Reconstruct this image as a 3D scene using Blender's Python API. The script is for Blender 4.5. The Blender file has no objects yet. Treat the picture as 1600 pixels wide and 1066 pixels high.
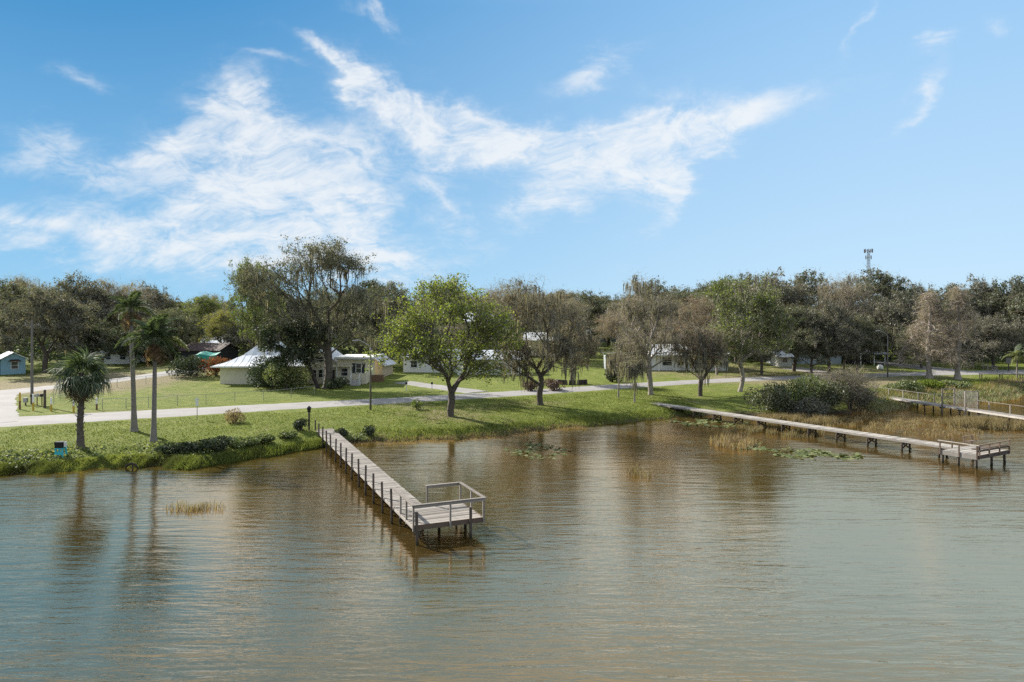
import bpy, math, random
import numpy as np
from mathutils import Vector, Matrix
R = math.radians
sc = bpy.context.scene
col = sc.collection

# ------------------------------------------------------------------ camera
F, CH, HZ = 1066.7, 11.2, 508.0            # focal length in photo pixels, lens height, horizon row
cam = bpy.data.cameras.new('camera'); cam.lens = 24; cam.sensor_width = 36
cam.shift_y = -(533.0 - HZ) / 1600.0; cam.clip_end = 6000; cam.clip_start = 0.5
camo = bpy.data.objects.new('camera', cam); col.objects.link(camo)
camo.location = (0, 0, CH); camo.rotation_euler = (R(90), 0, 0)
sc.camera = camo
# ------------------------------------------------------------------ light
SUN_AZ, SUN_EL = R(-52), R(32)              # measured from +Y towards +X
sd = Vector((math.sin(SUN_AZ) * math.cos(SUN_EL), math.cos(SUN_AZ) * math.cos(SUN_EL), math.sin(SUN_EL)))
sun = bpy.data.lights.new('sun', 'SUN'); sun.energy = 4.2; sun.angle = R(0.55); sun.color = (1.0, 0.945, 0.85)
suno = bpy.data.objects.new('sun', sun); col.objects.link(suno)
suno.rotation_euler = (-sd).to_track_quat('-Z', 'Y').to_euler(); suno.location = (-60, 60, 60)
sc.view_settings.view_transform = 'Standard'; sc.view_settings.look = 'None'
sc.view_settings.exposure = 1.35; sc.view_settings.gamma = 1
sc.cycles.max_bounces = 6; sc.cycles.transparent_max_bounces = 8
sc.cycles.diffuse_bounces = 3; sc.cycles.glossy_bounces = 3; sc.cycles.transmission_bounces = 4
sc.cycles.use_denoising = False
sc.cycles.caustics_reflective = False; sc.cycles.caustics_refractive = False

class NT:
    """small helper to write node trees"""
    def __init__(s, t): s.t = t
    def n(s, typ, **kw):
        nd = s.t.nodes.new('ShaderNode' + typ)
        for k, v in kw.items():
            if k.startswith('_'): setattr(nd, k[1:], v)
        return nd
    def put(s, sock, v):
        if isinstance(v, bpy.types.NodeSocket): s.t.links.new(v, sock)
        elif v is not None: sock.default_value = v
    def m(s, op, a, b=None, c=None, clamp=False):
        nd = s.t.nodes.new('ShaderNodeMath'); nd.operation = op; nd.use_clamp = clamp
        for i, v in enumerate((a, b, c)):
            if v is not None: s.put(nd.inputs[i], v)
        return nd.outputs[0]
    def mix(s, f, a, b, mode='MIX'):
        nd = s.t.nodes.new('ShaderNodeMix'); nd.data_type = 'RGBA'; nd.blend_type = mode
        s.put(nd.inputs[0], f); s.put(nd.inputs[6], c4(a)); s.put(nd.inputs[7], c4(b)); return nd.outputs[2]
    def noise(s, vec, scale, detail=4, rough=.55, dist=0, dim='3D'):
        nd = s.t.nodes.new('ShaderNodeTexNoise'); nd.noise_dimensions = dim
        if vec is not None: s.t.links.new(vec, nd.inputs['Vector'])
        nd.inputs['Scale'].default_value = scale; nd.inputs['Detail'].default_value = detail
        nd.inputs['Roughness'].default_value = rough; nd.inputs['Distortion'].default_value = dist
        return nd.outputs[0]
    def ramp(s, f, stops):
        nd = s.t.nodes.new('ShaderNodeValToRGB'); e = nd.color_ramp.elements
        while len(e) < len(stops): e.new(.5)
        for i, (p, c) in enumerate(stops): e[i].position = p; e[i].color = c4(c)
        s.put(nd.inputs[0], f); return nd.outputs[0]
    def rng(s, v, a, b, c=0., d=1., smooth=False):
        nd = s.t.nodes.new('ShaderNodeMapRange'); nd.clamp = True
        if smooth: nd.interpolation_type = 'SMOOTHSTEP'
        s.put(nd.inputs[0], v)
        for i, x in enumerate((a, b, c, d)): nd.inputs[i + 1].default_value = x
        return nd.outputs[0]
    def mapping(s, vec, scale=(1, 1, 1), rot=(0, 0, 0), loc=(0, 0, 0)):
        nd = s.t.nodes.new('ShaderNodeMapping'); s.t.links.new(vec, nd.inputs[0])
        nd.inputs[1].default_value = loc; nd.inputs[2].default_value = rot; nd.inputs[3].default_value = scale
        return nd.outputs[0]
    def xyz(s, x, y, z):
        nd = s.t.nodes.new('ShaderNodeCombineXYZ')
        for i, v in enumerate((x, y, z)): s.put(nd.inputs[i], v)
        return nd.outputs[0]
    def sep(s, v):
        nd = s.t.nodes.new('ShaderNodeSeparateXYZ'); s.t.links.new(v, nd.inputs[0]); return nd.outputs

def c4(c):
    if isinstance(c, (tuple, list)) and len(c) == 3: return (c[0], c[1], c[2], 1)
    return c

# ------------------------------------------------------------------ sky
w = bpy.data.worlds.new('World'); sc.world = w; w.use_nodes = True
t = NT(w.node_tree); w.node_tree.nodes.clear()
out = t.n('OutputWorld'); bg = t.n('Background')
w.node_tree.links.new(bg.outputs[0], out.inputs[0])
sky = t.n('TexSky'); sky.sky_type = 'NISHITA'; sky.sun_disc = False
sky.sun_elevation = SUN_EL; sky.sun_rotation = SUN_AZ; sky.altitude = 20
sky.air_density = 1.0; sky.dust_density = 0.25; sky.ozone_density = 3.0
tc = t.n('TexCoord'); D = tc.outputs['Generated']
dx, dy, dz = t.sep(D)
# clear air: deeper blue to the west (left), paler to the east and towards the ground
side = t.rng(t.m('MULTIPLY_ADD', dz, 0.15, dx), -0.60, 0.62, 0, 1, True)
high = t.rng(dz, 0.0, 0.42)
K = 1 / (0.05 * 2 ** 1.35)
def kc(r, g, b_): return (r * K, g * K, b_ * K)
air = t.mix(high, t.mix(side, kc(.31, .61, .89), kc(.62, .84, 1.02)), t.mix(side, kc(.012, .235, .545), kc(.33, .61, .94)))
clear = t.mix(0.08, air, t.mix(1.0, sky.outputs[0], (.8, 1.0, 1.15), 'MULTIPLY'))
# high cirrus as a flat layer overhead
k = t.m('DIVIDE', 1.0, t.m('ADD', t.m('MAXIMUM', dz, 0.0), 0.42))
pl = t.xyz(t.m('MULTIPLY', dx, k), t.m('MULTIPLY', dy, k), 0.0)
warp = t.noise(t.mapping(pl, (1, 1, 1), (0, 0, .4)), 2.6, 3, .5)
plw = t.n('VectorMath'); plw.operation = 'ADD'
w.node_tree.links.new(pl, plw.inputs[0]); wv = t.xyz(t.m('MULTIPLY', warp, 0.4), t.m('MULTIPLY', warp, -0.25), 0.0)
w.node_tree.links.new(wv, plw.inputs[1]); plw = plw.outputs[0]
streak = t.noise(t.mapping(plw, (1.0, 2.3, 1), (0, 0, R(-40))), 3.6, 9, .62, .6)
fluff = t.noise(plw, 11.0, 9, .64, .4)
fine = t.noise(t.mapping(plw, (1.2, 1.8, 1), (0, 0, R(30))), 34.0, 6, .65, .4)
yy = t.m('MAXIMUM', dy, 0.15)
wa = t.noise(pl, 4.5, 5, .6); wb = t.noise(t.mapping(pl, (1, 1, 1), (0, 0, 0), (7, 3, 0)), 4.5, 5, .6)
u = t.m('MULTIPLY_ADD', t.m('SUBTRACT', wa, .5), .22, t.m('DIVIDE', dx, yy)); v = t.m('MULTIPLY_ADD', t.m('SUBTRACT', wb, .5), .14, t.m('DIVIDE', dz, yy))
CLOUDS = [(430,285,190,85,22,1.0),(270,215,120,45,-30,.75),(392,190,105,42,52,1.0),(85,235,140,42,4,.85),(140,375,200,50,4,1.0),
 (640,165,150,38,33,1.0),(770,215,150,48,16,1.0),(920,225,150,38,-6,1.0),(1045,215,125,62,-22,1.2),(1030,300,100,32,-62,.95),
 (1190,170,150,38,-20,.85),(850,318,90,36,-22,.95),(692,305,80,32,62,.8),(940,108,90,26,-14,.95),(478,72,80,15,30,.7),
 (592,37,75,16,24,.8),(400,96,65,11,14,.55),(135,112,60,18,14,.6),(1432,150,80,22,-44,.9),(1480,62,50,14,-14,.9),
 (1355,25,60,12,-58,.7),(600,395,120,45,24,.65),(1592,45,30,22,0,.6),(330,360,160,60,12,.6),(20,345,80,40,0,.5),(570,118,80,26,22,.7),(480,410,200,28,2,.5),(545,225,110,60,15,.85),(430,330,220,60,10,.6)]
cm = None
for (cx, cy, rx, ry, rot, s) in CLOUDS:
    a = t.m('SUBTRACT', u, (cx - 800) / F); b = t.m('SUBTRACT', v, (HZ - cy) / F)
    c_, s_ = math.cos(R(rot)), math.sin(R(rot))
    p = t.m('MULTIPLY_ADD', a, c_ * F / rx, t.m('MULTIPLY', b, -s_ * F / rx))
    q = t.m('MULTIPLY_ADD', a, s_ * F / ry, t.m('MULTIPLY', b, c_ * F / ry))
    r2 = t.m('MULTIPLY_ADD', p, p, t.m('MULTIPLY', q, q))
    g = t.m('MULTIPLY', t.m('POWER', 2.718, t.m('MULTIPLY', r2, -1.15)), s)
    cm = g if cm is None else t.m('ADD', cm, g)
front = t.rng(dy, 0.15, 0.35); cm = t.m('MULTIPLY', t.m('MINIMUM', cm, 1.15), front)
wide = t.rng(t.noise(pl, 1.8, 3, .5), 0.20, 0.50, 0.2, 1.25)  # added unseen cloud veil beyond the view, brightens the water and the fill
outside = t.m('SUBTRACT', 1.0, t.m('MULTIPLY', t.rng(dy, 0.5, 0.75), t.rng(dz, 0.42, 0.52, 1, 0)))
cm = t.m('MAXIMUM', cm, t.m('MULTIPLY', wide, outside))
tex = t.m('ADD', t.m('MULTIPLY', t.m('SUBTRACT', streak, .5), 1.15), t.m('ADD', t.m('MULTIPLY', t.m('SUBTRACT', fluff, .5), 1.5), t.m('MULTIPLY', t.m('SUBTRACT', fine, .5), .55)))
dens = t.m('MULTIPLY', t.rng(cm, 0.05, 1.1, 0, 1), t.rng(t.m('MULTIPLY_ADD', cm, 0.46, tex), -0.16, 0.80, 0, 1, True))
dens = t.m('MULTIPLY', t.m('POWER', dens, 1.2), .88)
dens = t.m('MULTIPLY', dens, t.rng(dz, 0.0, 0.05))
sk = t.mix(dens, clear, kc(.90, .93, .96))
w.node_tree.links.new(sk, bg.inputs[0]); bg.inputs[1].default_value = 0.05

# ------------------------------------------------------------------ materials
def new_mat(name):
    m = bpy.data.materials.new(name); m.use_nodes = True; n = NT(m.node_tree); m.node_tree.nodes.clear()
    o = n.n('OutputMaterial'); return m, n, o
def bsdf(n, o, color, rough=.7, spec=.3, bump=None, bstr=.3, bdist=.02, metal=0):
    b = n.n('BsdfPrincipled'); n.put(b.inputs['Base Color'], c4(color)); n.put(b.inputs['Roughness'], rough)
    b.inputs['Specular IOR Level'].default_value = spec; b.inputs['Metallic'].default_value = metal
    if bump is not None:
        bp = n.n('Bump'); bp.inputs['Strength'].default_value = bstr; bp.inputs['Distance'].default_value = bdist
        n.t.links.new(bump, bp.inputs['Height']); n.t.links.new(bp.outputs[0], b.inputs['Normal'])
    n.t.links.new(b.outputs[0], o.inputs[0]); return b
def paint(name, colr, rough=.6, var=.18, scale=3., metal=0, spec=.3, streaks=False):
    m, n, o = new_mat(name); tc = n.n('TexCoord').outputs['Object']
    ns = n.noise(n.mapping(tc, (1, 1, .25) if streaks else (1, 1, 1)), scale, 6, .6)
    f = n.rng(ns, .3, .75, 1 - var, 1 + var * .4)
    c = n.mix(1.0, colr, n.xyz(f, f, f), 'MULTIPLY')
    bsdf(n, o, c, rough, spec, ns, .25, .01, metal); return m
def wood(name, colr, var=.3, grain=(2, 40, 40)):
    m, n, o = new_mat(name); tc = n.n('TexCoord').outputs['Object']; rnd = n.n('ObjectInfo').outputs['Random']
    mp = n.mapping(tc, grain); a = n.noise(mp, 1.2, 6, .65); b = n.noise(tc, 1.1, 4, .6)
    f = n.m('MULTIPLY', n.rng(a, .25, .75, 1 - var, 1 + var * .5), n.m('MULTIPLY', n.rng(b, .3, .7, .8, 1.1), n.rng(n.m('POWER', rnd, .8), 0, 1, .60, 1.22)))
    c = n.mix(1.0, colr, n.xyz(f, f, f), 'MULTIPLY'); bsdf(n, o, c, .85, .15, a, .5, .008); return m
def piling(name, colr):
    m, n, o = new_mat(name); tc = n.n('TexCoord').outputs['Object']; z = n.sep(n.n('NewGeometry').outputs['Position'])[2]
    a = n.noise(n.mapping(tc, (30, 30, 3)), 1.2, 6, .65); b = n.noise(tc, 2.2, 4, .6)
    f = n.rng(a, .25, .75, .6, 1.3); c = n.mix(1.0, colr, n.xyz(f, f, f), 'MULTIPLY'); c = n.mix(n.rng(b, .5, .7, 0, .45), c, (.20, .17, .145))
    c = n.mix(n.rng(n.m('MULTIPLY_ADD', b, .3, z), .22, .48, .9, 0), c, (.018, .020, .010)); bsdf(n, o, c, .8, .2, a, .5, .008); return m
def leaf(name, c0, c1, c2, trans=.35, spec=True):
    m, n, o = new_mat(name); rnd = n.n('NewGeometry').outputs['Random Per Island']
    ob = n.n('ObjectInfo').outputs['Random']
    c = n.ramp(rnd, [(0, c0), (.5, c1), (1, c2)])
    f = n.rng(ob, 0, 1, .78, 1.18); c = n.mix(1.0, c, n.xyz(f, n.m('POWER', f, .8), f), 'MULTIPLY')
    d = n.n('BsdfDiffuse'); n.put(d.inputs[0], c); tr = n.n('BsdfTranslucent')
    n.put(tr.inputs[0], n.mix(1.0, c, (1.25, 1.3, .7), 'MULTIPLY'))
    mx = n.n('MixShader'); mx.inputs[0].default_value = trans
    n.t.links.new(d.outputs[0], mx.inputs[1]); n.t.links.new(tr.outputs[0], mx.inputs[2]); sh = mx.outputs[0]
    if spec:
        gl = n.n('BsdfGlossy'); gl.inputs[0].default_value = (1, 1, 1, 1); gl.inputs['Roughness'].default_value = .6
        m2 = n.n('MixShader'); m2.inputs[0].default_value = .04
        n.t.links.new(sh, m2.inputs[1]); n.t.links.new(gl.outputs[0], m2.inputs[2]); sh = m2.outputs[0]
    n.t.links.new(sh, o.inputs[0]); return m
M = {}
M['bark'] = paint('bark_grey', (.115, .095, .078), .9, .5, 6, streaks=True)
M['bark_pale'] = paint('bark_pale', (.33, .285, .245), .9, .5, 5, streaks=True)
M['bark_dark'] = paint('bark_dark', (.06, .048, .04), .9, .5, 6, streaks=True)
M['palm_bark'] = paint('palm_bark', (.135, .11, .09), .9, .5, 9)
M['palm_grey'] = paint('palm_grey', (.24, .215, .19), .9, .4, 7)
M['dock_wood'] = wood('weathered_deck', (.30, .272, .243))
M['dock_pale'] = wood('bleached_deck', (.375, .345, .31))
M['post_dark'] = piling('dark_piling', (.095, .075, .062))
M['rail_wood'] = wood('grey_rail', (.285, .255, .225), .3, (20, 2, 20))
M['brown_wood'] = wood('brown_timber', (.17, .125, .095), .3, (20, 2, 20))
M['white'] = paint('white_paint', (.74, .73, .70), .5, .12)
M['cream'] = paint('cream_siding', (.68, .62, .48), .6, .12)
M['tan'] = paint('tan_wall', (.52, .43, .31), .7, .15)
M['metal_roof'] = paint('white_metal_roof', (.70, .72, .75), .35, .15, 1.2, 0, .5)
M['grey_roof'] = paint('grey_roof', (.36, .37, .38), .6, .2)
M['shaded_roof'] = paint('shaded_grey_roof', (.13, .13, .135), .8, .3)  # grey roof darkened: the shade of the oaks is put into its colour
M['red_roof'] = paint('rust_roof', (.07, .042, .036), .7, .3)
M['blue_wall'] = paint('blue_siding', (.25, .42, .52), .6, .15)
M['grey_wall'] = paint('grey_siding', (.42, .45, .46), .6, .2)
M['bluegrey_wall'] = paint('bluegrey_wall', (.33, .38, .42), .6, .2)
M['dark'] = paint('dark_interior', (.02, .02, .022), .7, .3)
M['shutter'] = paint('dark_shutter', (.03, .04, .05), .5, .2)
M['galv'] = paint('galvanised_steel', (.36, .36, .35), .4, .2, 5, .6, .5)
M['pole_grey'] = paint('grey_pole', (.17, .155, .14), .7, .3, 5)
M['black'] = paint('black_metal', (.018, .018, .02), .4, .3)
M['teal'] = paint('turquoise_plastic', (.06, .48, .56), .4, .15)
M['green_tarp'] = paint('teal_tarp', (.02, .24, .19), .5, .3, 4)
M['yellow'] = paint('yellow_paint', (.55, .36, .05), .6, .25)
M['rust_wood'] = paint('weathered_post', (.20, .12, .07), .85, .4, 8)
M['brick'] = paint('brick_planter', (.24, .15, .10), .8, .3, 6)
M['concrete'] = paint('concrete', (.46, .44, .42), .85, .18, 2)
M['tower'] = paint('tower_steel', (.10, .10, .11), .6, .2)
m, n, o = new_mat('window_glass'); b = bsdf(n, o, (.02, .028, .034), .06, .6); M['glass'] = m
m, n, o = new_mat('wire_mesh'); b = bsdf(n, o, (.25, .27, .27), .5, .4, None, 0, 0, .6)
tcx = n.sep(n.n('TexCoord').outputs['Object'])
M['wire'] = m
M['oak'] = leaf('oak_leaves', (.042, .052, .022), (.080, .090, .043), (.150, .156, .090), .3)
M['oak_grey'] = leaf('oak_leaves_grey', (.062, .060, .046), (.118, .112, .086), (.21, .20, .158), .3)
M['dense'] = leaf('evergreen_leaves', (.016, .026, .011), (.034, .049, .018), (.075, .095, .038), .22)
M['green'] = leaf('green_leaves', (.075, .10, .022), (.13, .165, .035), (.20, .23, .055), .4)
M['yellow_leaf'] = leaf('yellow_green_leaves', (.13, .14, .02), (.20, .20, .03), (.27, .25, .05), .4)
M['syc'] = leaf('sycamore_leaves', (.085, .125, .018), (.165, .205, .034), (.28, .29, .07), .5)
M['brown_leaf'] = leaf('dry_leaves', (.13, .095, .07), (.22, .165, .125), (.33, .26, .20), .3, False)
M['red_leaf'] = leaf('rust_leaves', (.14, .09, .06), (.23, .145, .10), (.32, .215, .155), .3, False)
M['cyp'] = leaf('cypress_twigs', (.17, .142, .120), (.275, .235, .200), (.41, .36, .31), .25, False)
M['moss'] = leaf('spanish_moss', (.11, .098, .082), (.195, .175, .150), (.32, .29, .25), .3, False)
M['palm'] = leaf('palm_fronds', (.030, .050, .022), (.065, .095, .042), (.15, .18, .10), .3)
M['palm_pale'] = leaf('palm_fronds_pale', (.09, .11, .035), (.15, .17, .06), (.26, .27, .11), .35)
M['palm_dead'] = leaf('dead_fronds', (.12, .075, .05), (.19, .12, .08), (.26, .18, .12), .25, False)
M['red_flower'] = leaf('red_blooms', (.05, .065, .025), (.12, .075, .04), (.40, .09, .065), .3, False)
M['purple_leaf'] = leaf('maroon_leaves', (.045, .03, .02), (.09, .05, .035), (.15, .085, .055), .25)
M['grass'] = leaf('grass_blades', (.080, .108, .026), (.145, .172, .046), (.245, .245, .095), .38, False)
M['grass_dark'] = leaf('shore_grass', (.07, .10, .022), (.125, .165, .035), (.21, .24, .07), .4, False)
M['reed'] = leaf('dry_reeds', (.16, .115, .065), (.25, .19, .115), (.36, .29, .19), .3, False)
M['pad'] = leaf('lily_pads', (.06, .085, .022), (.115, .135, .04), (.20, .205, .085), .15)
M['weed'] = leaf('broad_weeds', (.06, .085, .024), (.125, .155, .05), (.25, .265, .13), .34)

# ------------------------------------------------------------------ mesh helpers
def tag(o, label=None, cat=None, group=None, kind=None):
    if label: o['label'] = label
    if cat: o['category'] = cat
    if group: o['group'] = group
    if kind: o['kind'] = kind
    return o
def link(name, mesh, parent=None, loc=(0, 0, 0), rot=(0, 0, 0), scale=(1, 1, 1)):
    o = bpy.data.objects.new(name, mesh); col.objects.link(o); o.parent = parent
    o.location = loc; o.rotation_euler = rot; o.scale = scale; return o
def thing(name, label, cat, loc, rz=0, group=None, scale=(1, 1, 1)):
    o = link(name, None, None, loc, (0, 0, rz), scale); o.empty_display_size = .3
    return tag(o, label, cat, group)
def fastmesh(name, V, faces, mat, smooth=False):
    """V (n,3); faces: list of int arrays (m,k)"""
    me = bpy.data.meshes.new(name); V = np.ascontiguousarray(V, dtype=np.float32)
    faces = [np.asarray(f, dtype=np.int32) for f in faces if len(f)]
    idx = np.concatenate([f.ravel() for f in faces]); tot = np.concatenate([np.full(len(f), f.shape[1], np.int32) for f in faces])
    st = np.concatenate([[0], np.cumsum(tot)[:-1]]).astype(np.int32)
    me.vertices.add(len(V)); me.vertices.foreach_set('co', V.ravel())
    me.loops.add(len(idx)); me.loops.foreach_set('vertex_index', idx)
    me.polygons.add(len(tot)); me.polygons.foreach_set('loop_start', st); me.polygons.foreach_set('loop_total', tot)
    if smooth: me.polygons.foreach_set('use_smooth', np.ones(len(tot), bool))
    me.update(calc_edges=True); me.materials.append(mat); return me
class MB:
    def __init__(s): s.v = []; s.f = []
    def face(s, pts):
        k = len(s.v); s.v += [tuple(p) for p in pts]; s.f.append(tuple(range(k, k + len(pts)))); return s
    def box(s, x0, x1, y0, y1, z0, z1):
        k = len(s.v)
        s.v += [(x, y, z) for z in (z0, z1) for (x, y) in ((x0, y0), (x1, y0), (x1, y1), (x0, y1))]
        s.f += [tuple(k + i for i in q) for q in ((3, 2, 1, 0), (4, 5, 6, 7), (0, 1, 5, 4), (1, 2, 6, 5), (2, 3, 7, 6), (3, 0, 4, 7))]
        return s
    def prism(s, poly, z0, z1):
        k = len(s.v); n = len(poly)
        s.v += [(x, y, z0) for x, y in poly] + [(x, y, z1) for x, y in poly]
        s.f.append(tuple(k + i for i in reversed(range(n)))); s.f.append(tuple(k + n + i for i in range(n)))
        for i in range(n): j = (i + 1) % n; s.f.append((k + i, k + j, k + n + j, k + n + i))
        return s
    def hull(s, a, b):
        """two polygons of equal count (3d) bridged and capped"""
        k = len(s.v); n = len(a); s.v += [tuple(p) for p in a] + [tuple(p) for p in b]
        s.f.append(tuple(k + i for i in reversed(range(n)))); s.f.append(tuple(k + n + i for i in range(n)))
        for i in range(n): j = (i + 1) % n; s.f.append((k + i, k + j, k + n + j, k + n + i))
        return s
    def tube(s, pts, rad, k=8, cap=True):
        pts = [Vector(p) for p in pts]; rad = [rad] * len(pts) if not isinstance(rad, (list, tuple)) else rad
        base = len(s.v); ref = Vector((0, 0, 1))
        for i, p in enumerate(pts):
            d = (pts[min(i + 1, len(pts) - 1)] - pts[max(i - 1, 0)]).normalized()
            r_ = ref if abs(d.dot(ref)) < .9 else Vector((1, 0, 0))
            a = d.cross(r_).normalized(); b = d.cross(a)
            for j in range(k):
                an = 2 * math.pi * j / k; s.v.append(tuple(p + (a * math.cos(an) + b * math.sin(an)) * rad[i]))
        for i in range(len(pts) - 1):
            for j in range(k):
                j2 = (j + 1) % k
                s.f.append((base + i * k + j, base + i * k + j2, base + (i + 1) * k + j2, base + (i + 1) * k + j))
        if cap:
            s.f.append(tuple(base + j for j in range(k))); e = base + (len(pts) - 1) * k; s.f.append(tuple(e + j for j in reversed(range(k))))
        return s
    def beam(s, a, b, w, h):
        """rectangular bar between two points, h measured upwards"""
        a = Vector(a); b = Vector(b); d = (b - a).normalized(); up = Vector((0, 0, 1))
        if abs(d.z) > .95: up = Vector((0, 1, 0))
        sx = d.cross(up).normalized() * (w / 2); uz = sx.normalized().cross(d) * (h / 2)
        return s.hull([a - sx - uz, a + sx - uz, a + sx + uz, a - sx + uz], [b - sx - uz, b + sx - uz, b + sx + uz, b - sx + uz])
    def mesh(s, name, mat, smooth=False):
        me = bpy.data.meshes.new(name); me.from_pydata(s.v, [], s.f); me.materials.append(mat)
        if smooth: me.polygons.foreach_set('use_smooth', np.ones(len(me.polygons), bool))
        me.update(); return me
    def build(s, name, mat, parent=None, loc=(0, 0, 0), rot=(0, 0, 0), smooth=False):
        import bmesh
        me = s.mesh(name, mat, smooth); bm = bmesh.new(); bm.from_mesh(me)
        bmesh.ops.recalc_face_normals(bm, faces=bm.faces); bm.to_mesh(me); bm.free()
        return link(name, me, parent, loc, rot)
# ------------------------------------------------------------------ terrain
_sx = np.array([-400,-120,-70,-46,-38,-34.5,-30.5,-26,-23.7,-21.6,-17.9,-14.8,-9.2,-5,0,4.9,11.4,15.8,20.2,25.6,29.5,33,41.8,50,58.8,64,72.7,86,110,200,500.])
_sy = np.array([ 30, 38, 47, 49.6,50.4,52.2,54.3,53.2,54.2,57.5,61.6,65.4,66.2,67,70,74.2,76.8,80,83,85,84.5,82,86,91,99,99.5,102.5,114,124,140,160.])
def shoreY(x):
    x = np.asarray(x, float)
    return np.interp(x, _sx, _sy) + .35 * np.sin(x * 1.3) + .25 * np.sin(x * 2.9 + 1) + .15 * np.sin(x * 6.1)
def ground(x, y):
    x = np.asarray(x, float); y = np.asarray(y, float)
    d = y - shoreY(x)
    land = 1.25 * (1 - np.exp(-np.maximum(d, 0) / 4.5))
    marsh = np.exp(-((x - 42) / 16) ** 2)
    bed = -(1.6 - 1.1 * marsh) * (1 - np.exp(np.minimum(d, 0) / (5 + 10 * marsh)))
    hill = .036 * np.logaddexp(0, (y - 112) / 10) * 10
    hill = np.where(hill > 9, 9 + 6 * (1 - np.exp(-(hill - 9) / 6)), hill)
    lump = .05 * np.sin(x * .9 + y * .3) * np.sin(y * .7 - x * .2) * np.clip(d / 3, 0, 1) * np.clip((8 - d) / 4, 0, 1)
    dip = .9 * np.exp(-((x + 60) / 14) ** 2) * np.clip((y - 95) / 30, 0, 1)
    return np.where(d > 0, land + hill + lump + dip, bed)
def gz(x, y): return float(ground(x, y))
_Ym = np.concatenate([np.arange(25, 160, .05), np.arange(160, 700, .5)])
def G(px, py):
    """where the line of sight through a photo pixel meets the ground"""
    X = (px - 800) / F * _Ym; Z = CH - (py - HZ) / F * _Ym
    hit = np.nonzero(Z <= np.maximum(ground(X, _Ym), 0))[0]; i = hit[0] if len(hit) else -1
    return Vector((X[i], _Ym[i], max(gz(X[i], _Ym[i]), 0)))
def P(px, Y):
    x = (px - 800) / F * Y; return Vector((x, Y, gz(x, Y)))
def ZT(py, Y): return CH - (py - HZ) * Y / F

xs = np.concatenate([-np.geomspace(3000, 131, 22), np.arange(-130, -60, 2.), np.arange(-60, 95, .6), np.arange(95, 150, 2.5), np.geomspace(152, 3000, 22)])
ys = np.concatenate([-np.geomspace(400, 22, 8), np.arange(-20, 44, 4.), np.arange(44, 125, .6), np.arange(125, 260, 2.5), np.geomspace(262, 4500, 40)])
GX, GY = np.meshgrid(xs, ys); GZ = ground(GX, GY)
V = np.stack([GX, GY, GZ], -1).reshape(-1, 3); nx, ny = len(xs), len(ys)
ii = (np.arange(ny - 1)[:, None] * nx + np.arange(nx - 1)[None]).ravel()
m, n, o = new_mat('lawn')
pos = n.n('NewGeometry').outputs['Position']
at_dry = n.n('Attribute'); at_dry.attribute_name = 'dry'; at_sh = n.n('Attribute'); at_sh.attribute_name = 'shore'
big = n.noise(pos, .09, 5, .6); mid = n.noise(pos, .55, 6, .65); fin = n.noise(pos, 5.5, 5, .7); fin2 = n.noise(n.mapping(pos, (1, 1, 1), (0, 0, .6)), 17, 3, .6)
mid2 = n.noise(n.mapping(pos, (1, 1, 1), (0, 0, 1)), 1.7, 6, .7)
lush = n.mix(n.rng(mid, .32, .68), (.100, .138, .022), (.200, .215, .052))
lush = n.mix(n.rng(mid2, .48, .72, 0, .55), lush, (.075, .115, .018))
dryc = n.mix(n.rng(fin, .3, .7), (.16, .13, .075), (.30, .255, .155))
f = n.m('ADD', at_dry.outputs['Fac'], n.m('MULTIPLY', n.m('SUBTRACT', big, .5), 1.7)); f = n.m('ADD', f, n.m('MULTIPLY', n.m('SUBTRACT', mid, .5), 1.4)); f = n.m('ADD', f, n.m('MULTIPLY', n.m('SUBTRACT', mid2, .5), .9))
c = n.mix(n.rng(f, .3, .9), lush, dryc)
c = n.mix(n.rng(n.m('MULTIPLY', fin, fin2), .22, .36, .0, .6), c, (.05, .06, .016))
c = n.mix(n.rng(n.m('ADD', at_sh.outputs['Fac'], n.m('MULTIPLY', n.m('SUBTRACT', mid, .5), 2.)), .35, 1.0), (.075, .058, .034), c)
bsdf(n, o, c, .95, .1, n.m('ADD', fin, n.m('MULTIPLY', fin2, .6)), .9, .14)
gm = fastmesh('ground', V, [np.stack([ii, ii + 1, ii + nx + 1, ii + nx], 1)], m, True)
dd = (GY - shoreY(GX)).ravel(); X_, Y_ = GX.ravel(), GY.ravel()
def blob(cx, cy, rx, ry): return np.exp(-(((X_ - cx) / rx) ** 2 + ((Y_ - cy) / ry) ** 2))
dry = .13 + 1.1 * blob(-70, 108, 15, 14) + .5 * blob(-70, 125, 26, 20) + .4 * blob(-8, 78, 9, 6) + .45 * blob(-12, 84, 8, 3) + .4 * blob(4, 88, 6, 4) + .35 * blob(-34, 104, 8, 4) + .45 * blob(-45, 78, 6, 5) + .75 * blob(58, 116, 22, 16) + .5 * blob(38, 140, 30, 25) + .4 * blob(22, 93, 6, 4) - .25 * blob(-30, 100, 12, 12) - .3 * blob(14, 115, 14, 30) + .25 * np.clip((Y_ - 190) / 60, 0, 1)
dry += .35 * np.exp(-(dd / 2.2) ** 2) * (X_ > -22)
for nm, arr in (('dry', dry), ('shore', np.clip(dd / 1.6, -1, 2))):
    a = gm.attributes.new(nm, 'FLOAT', 'POINT'); a.data.foreach_set('value', arr.astype(np.float32))
tag(link('ground', gm), kind='structure')

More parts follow.
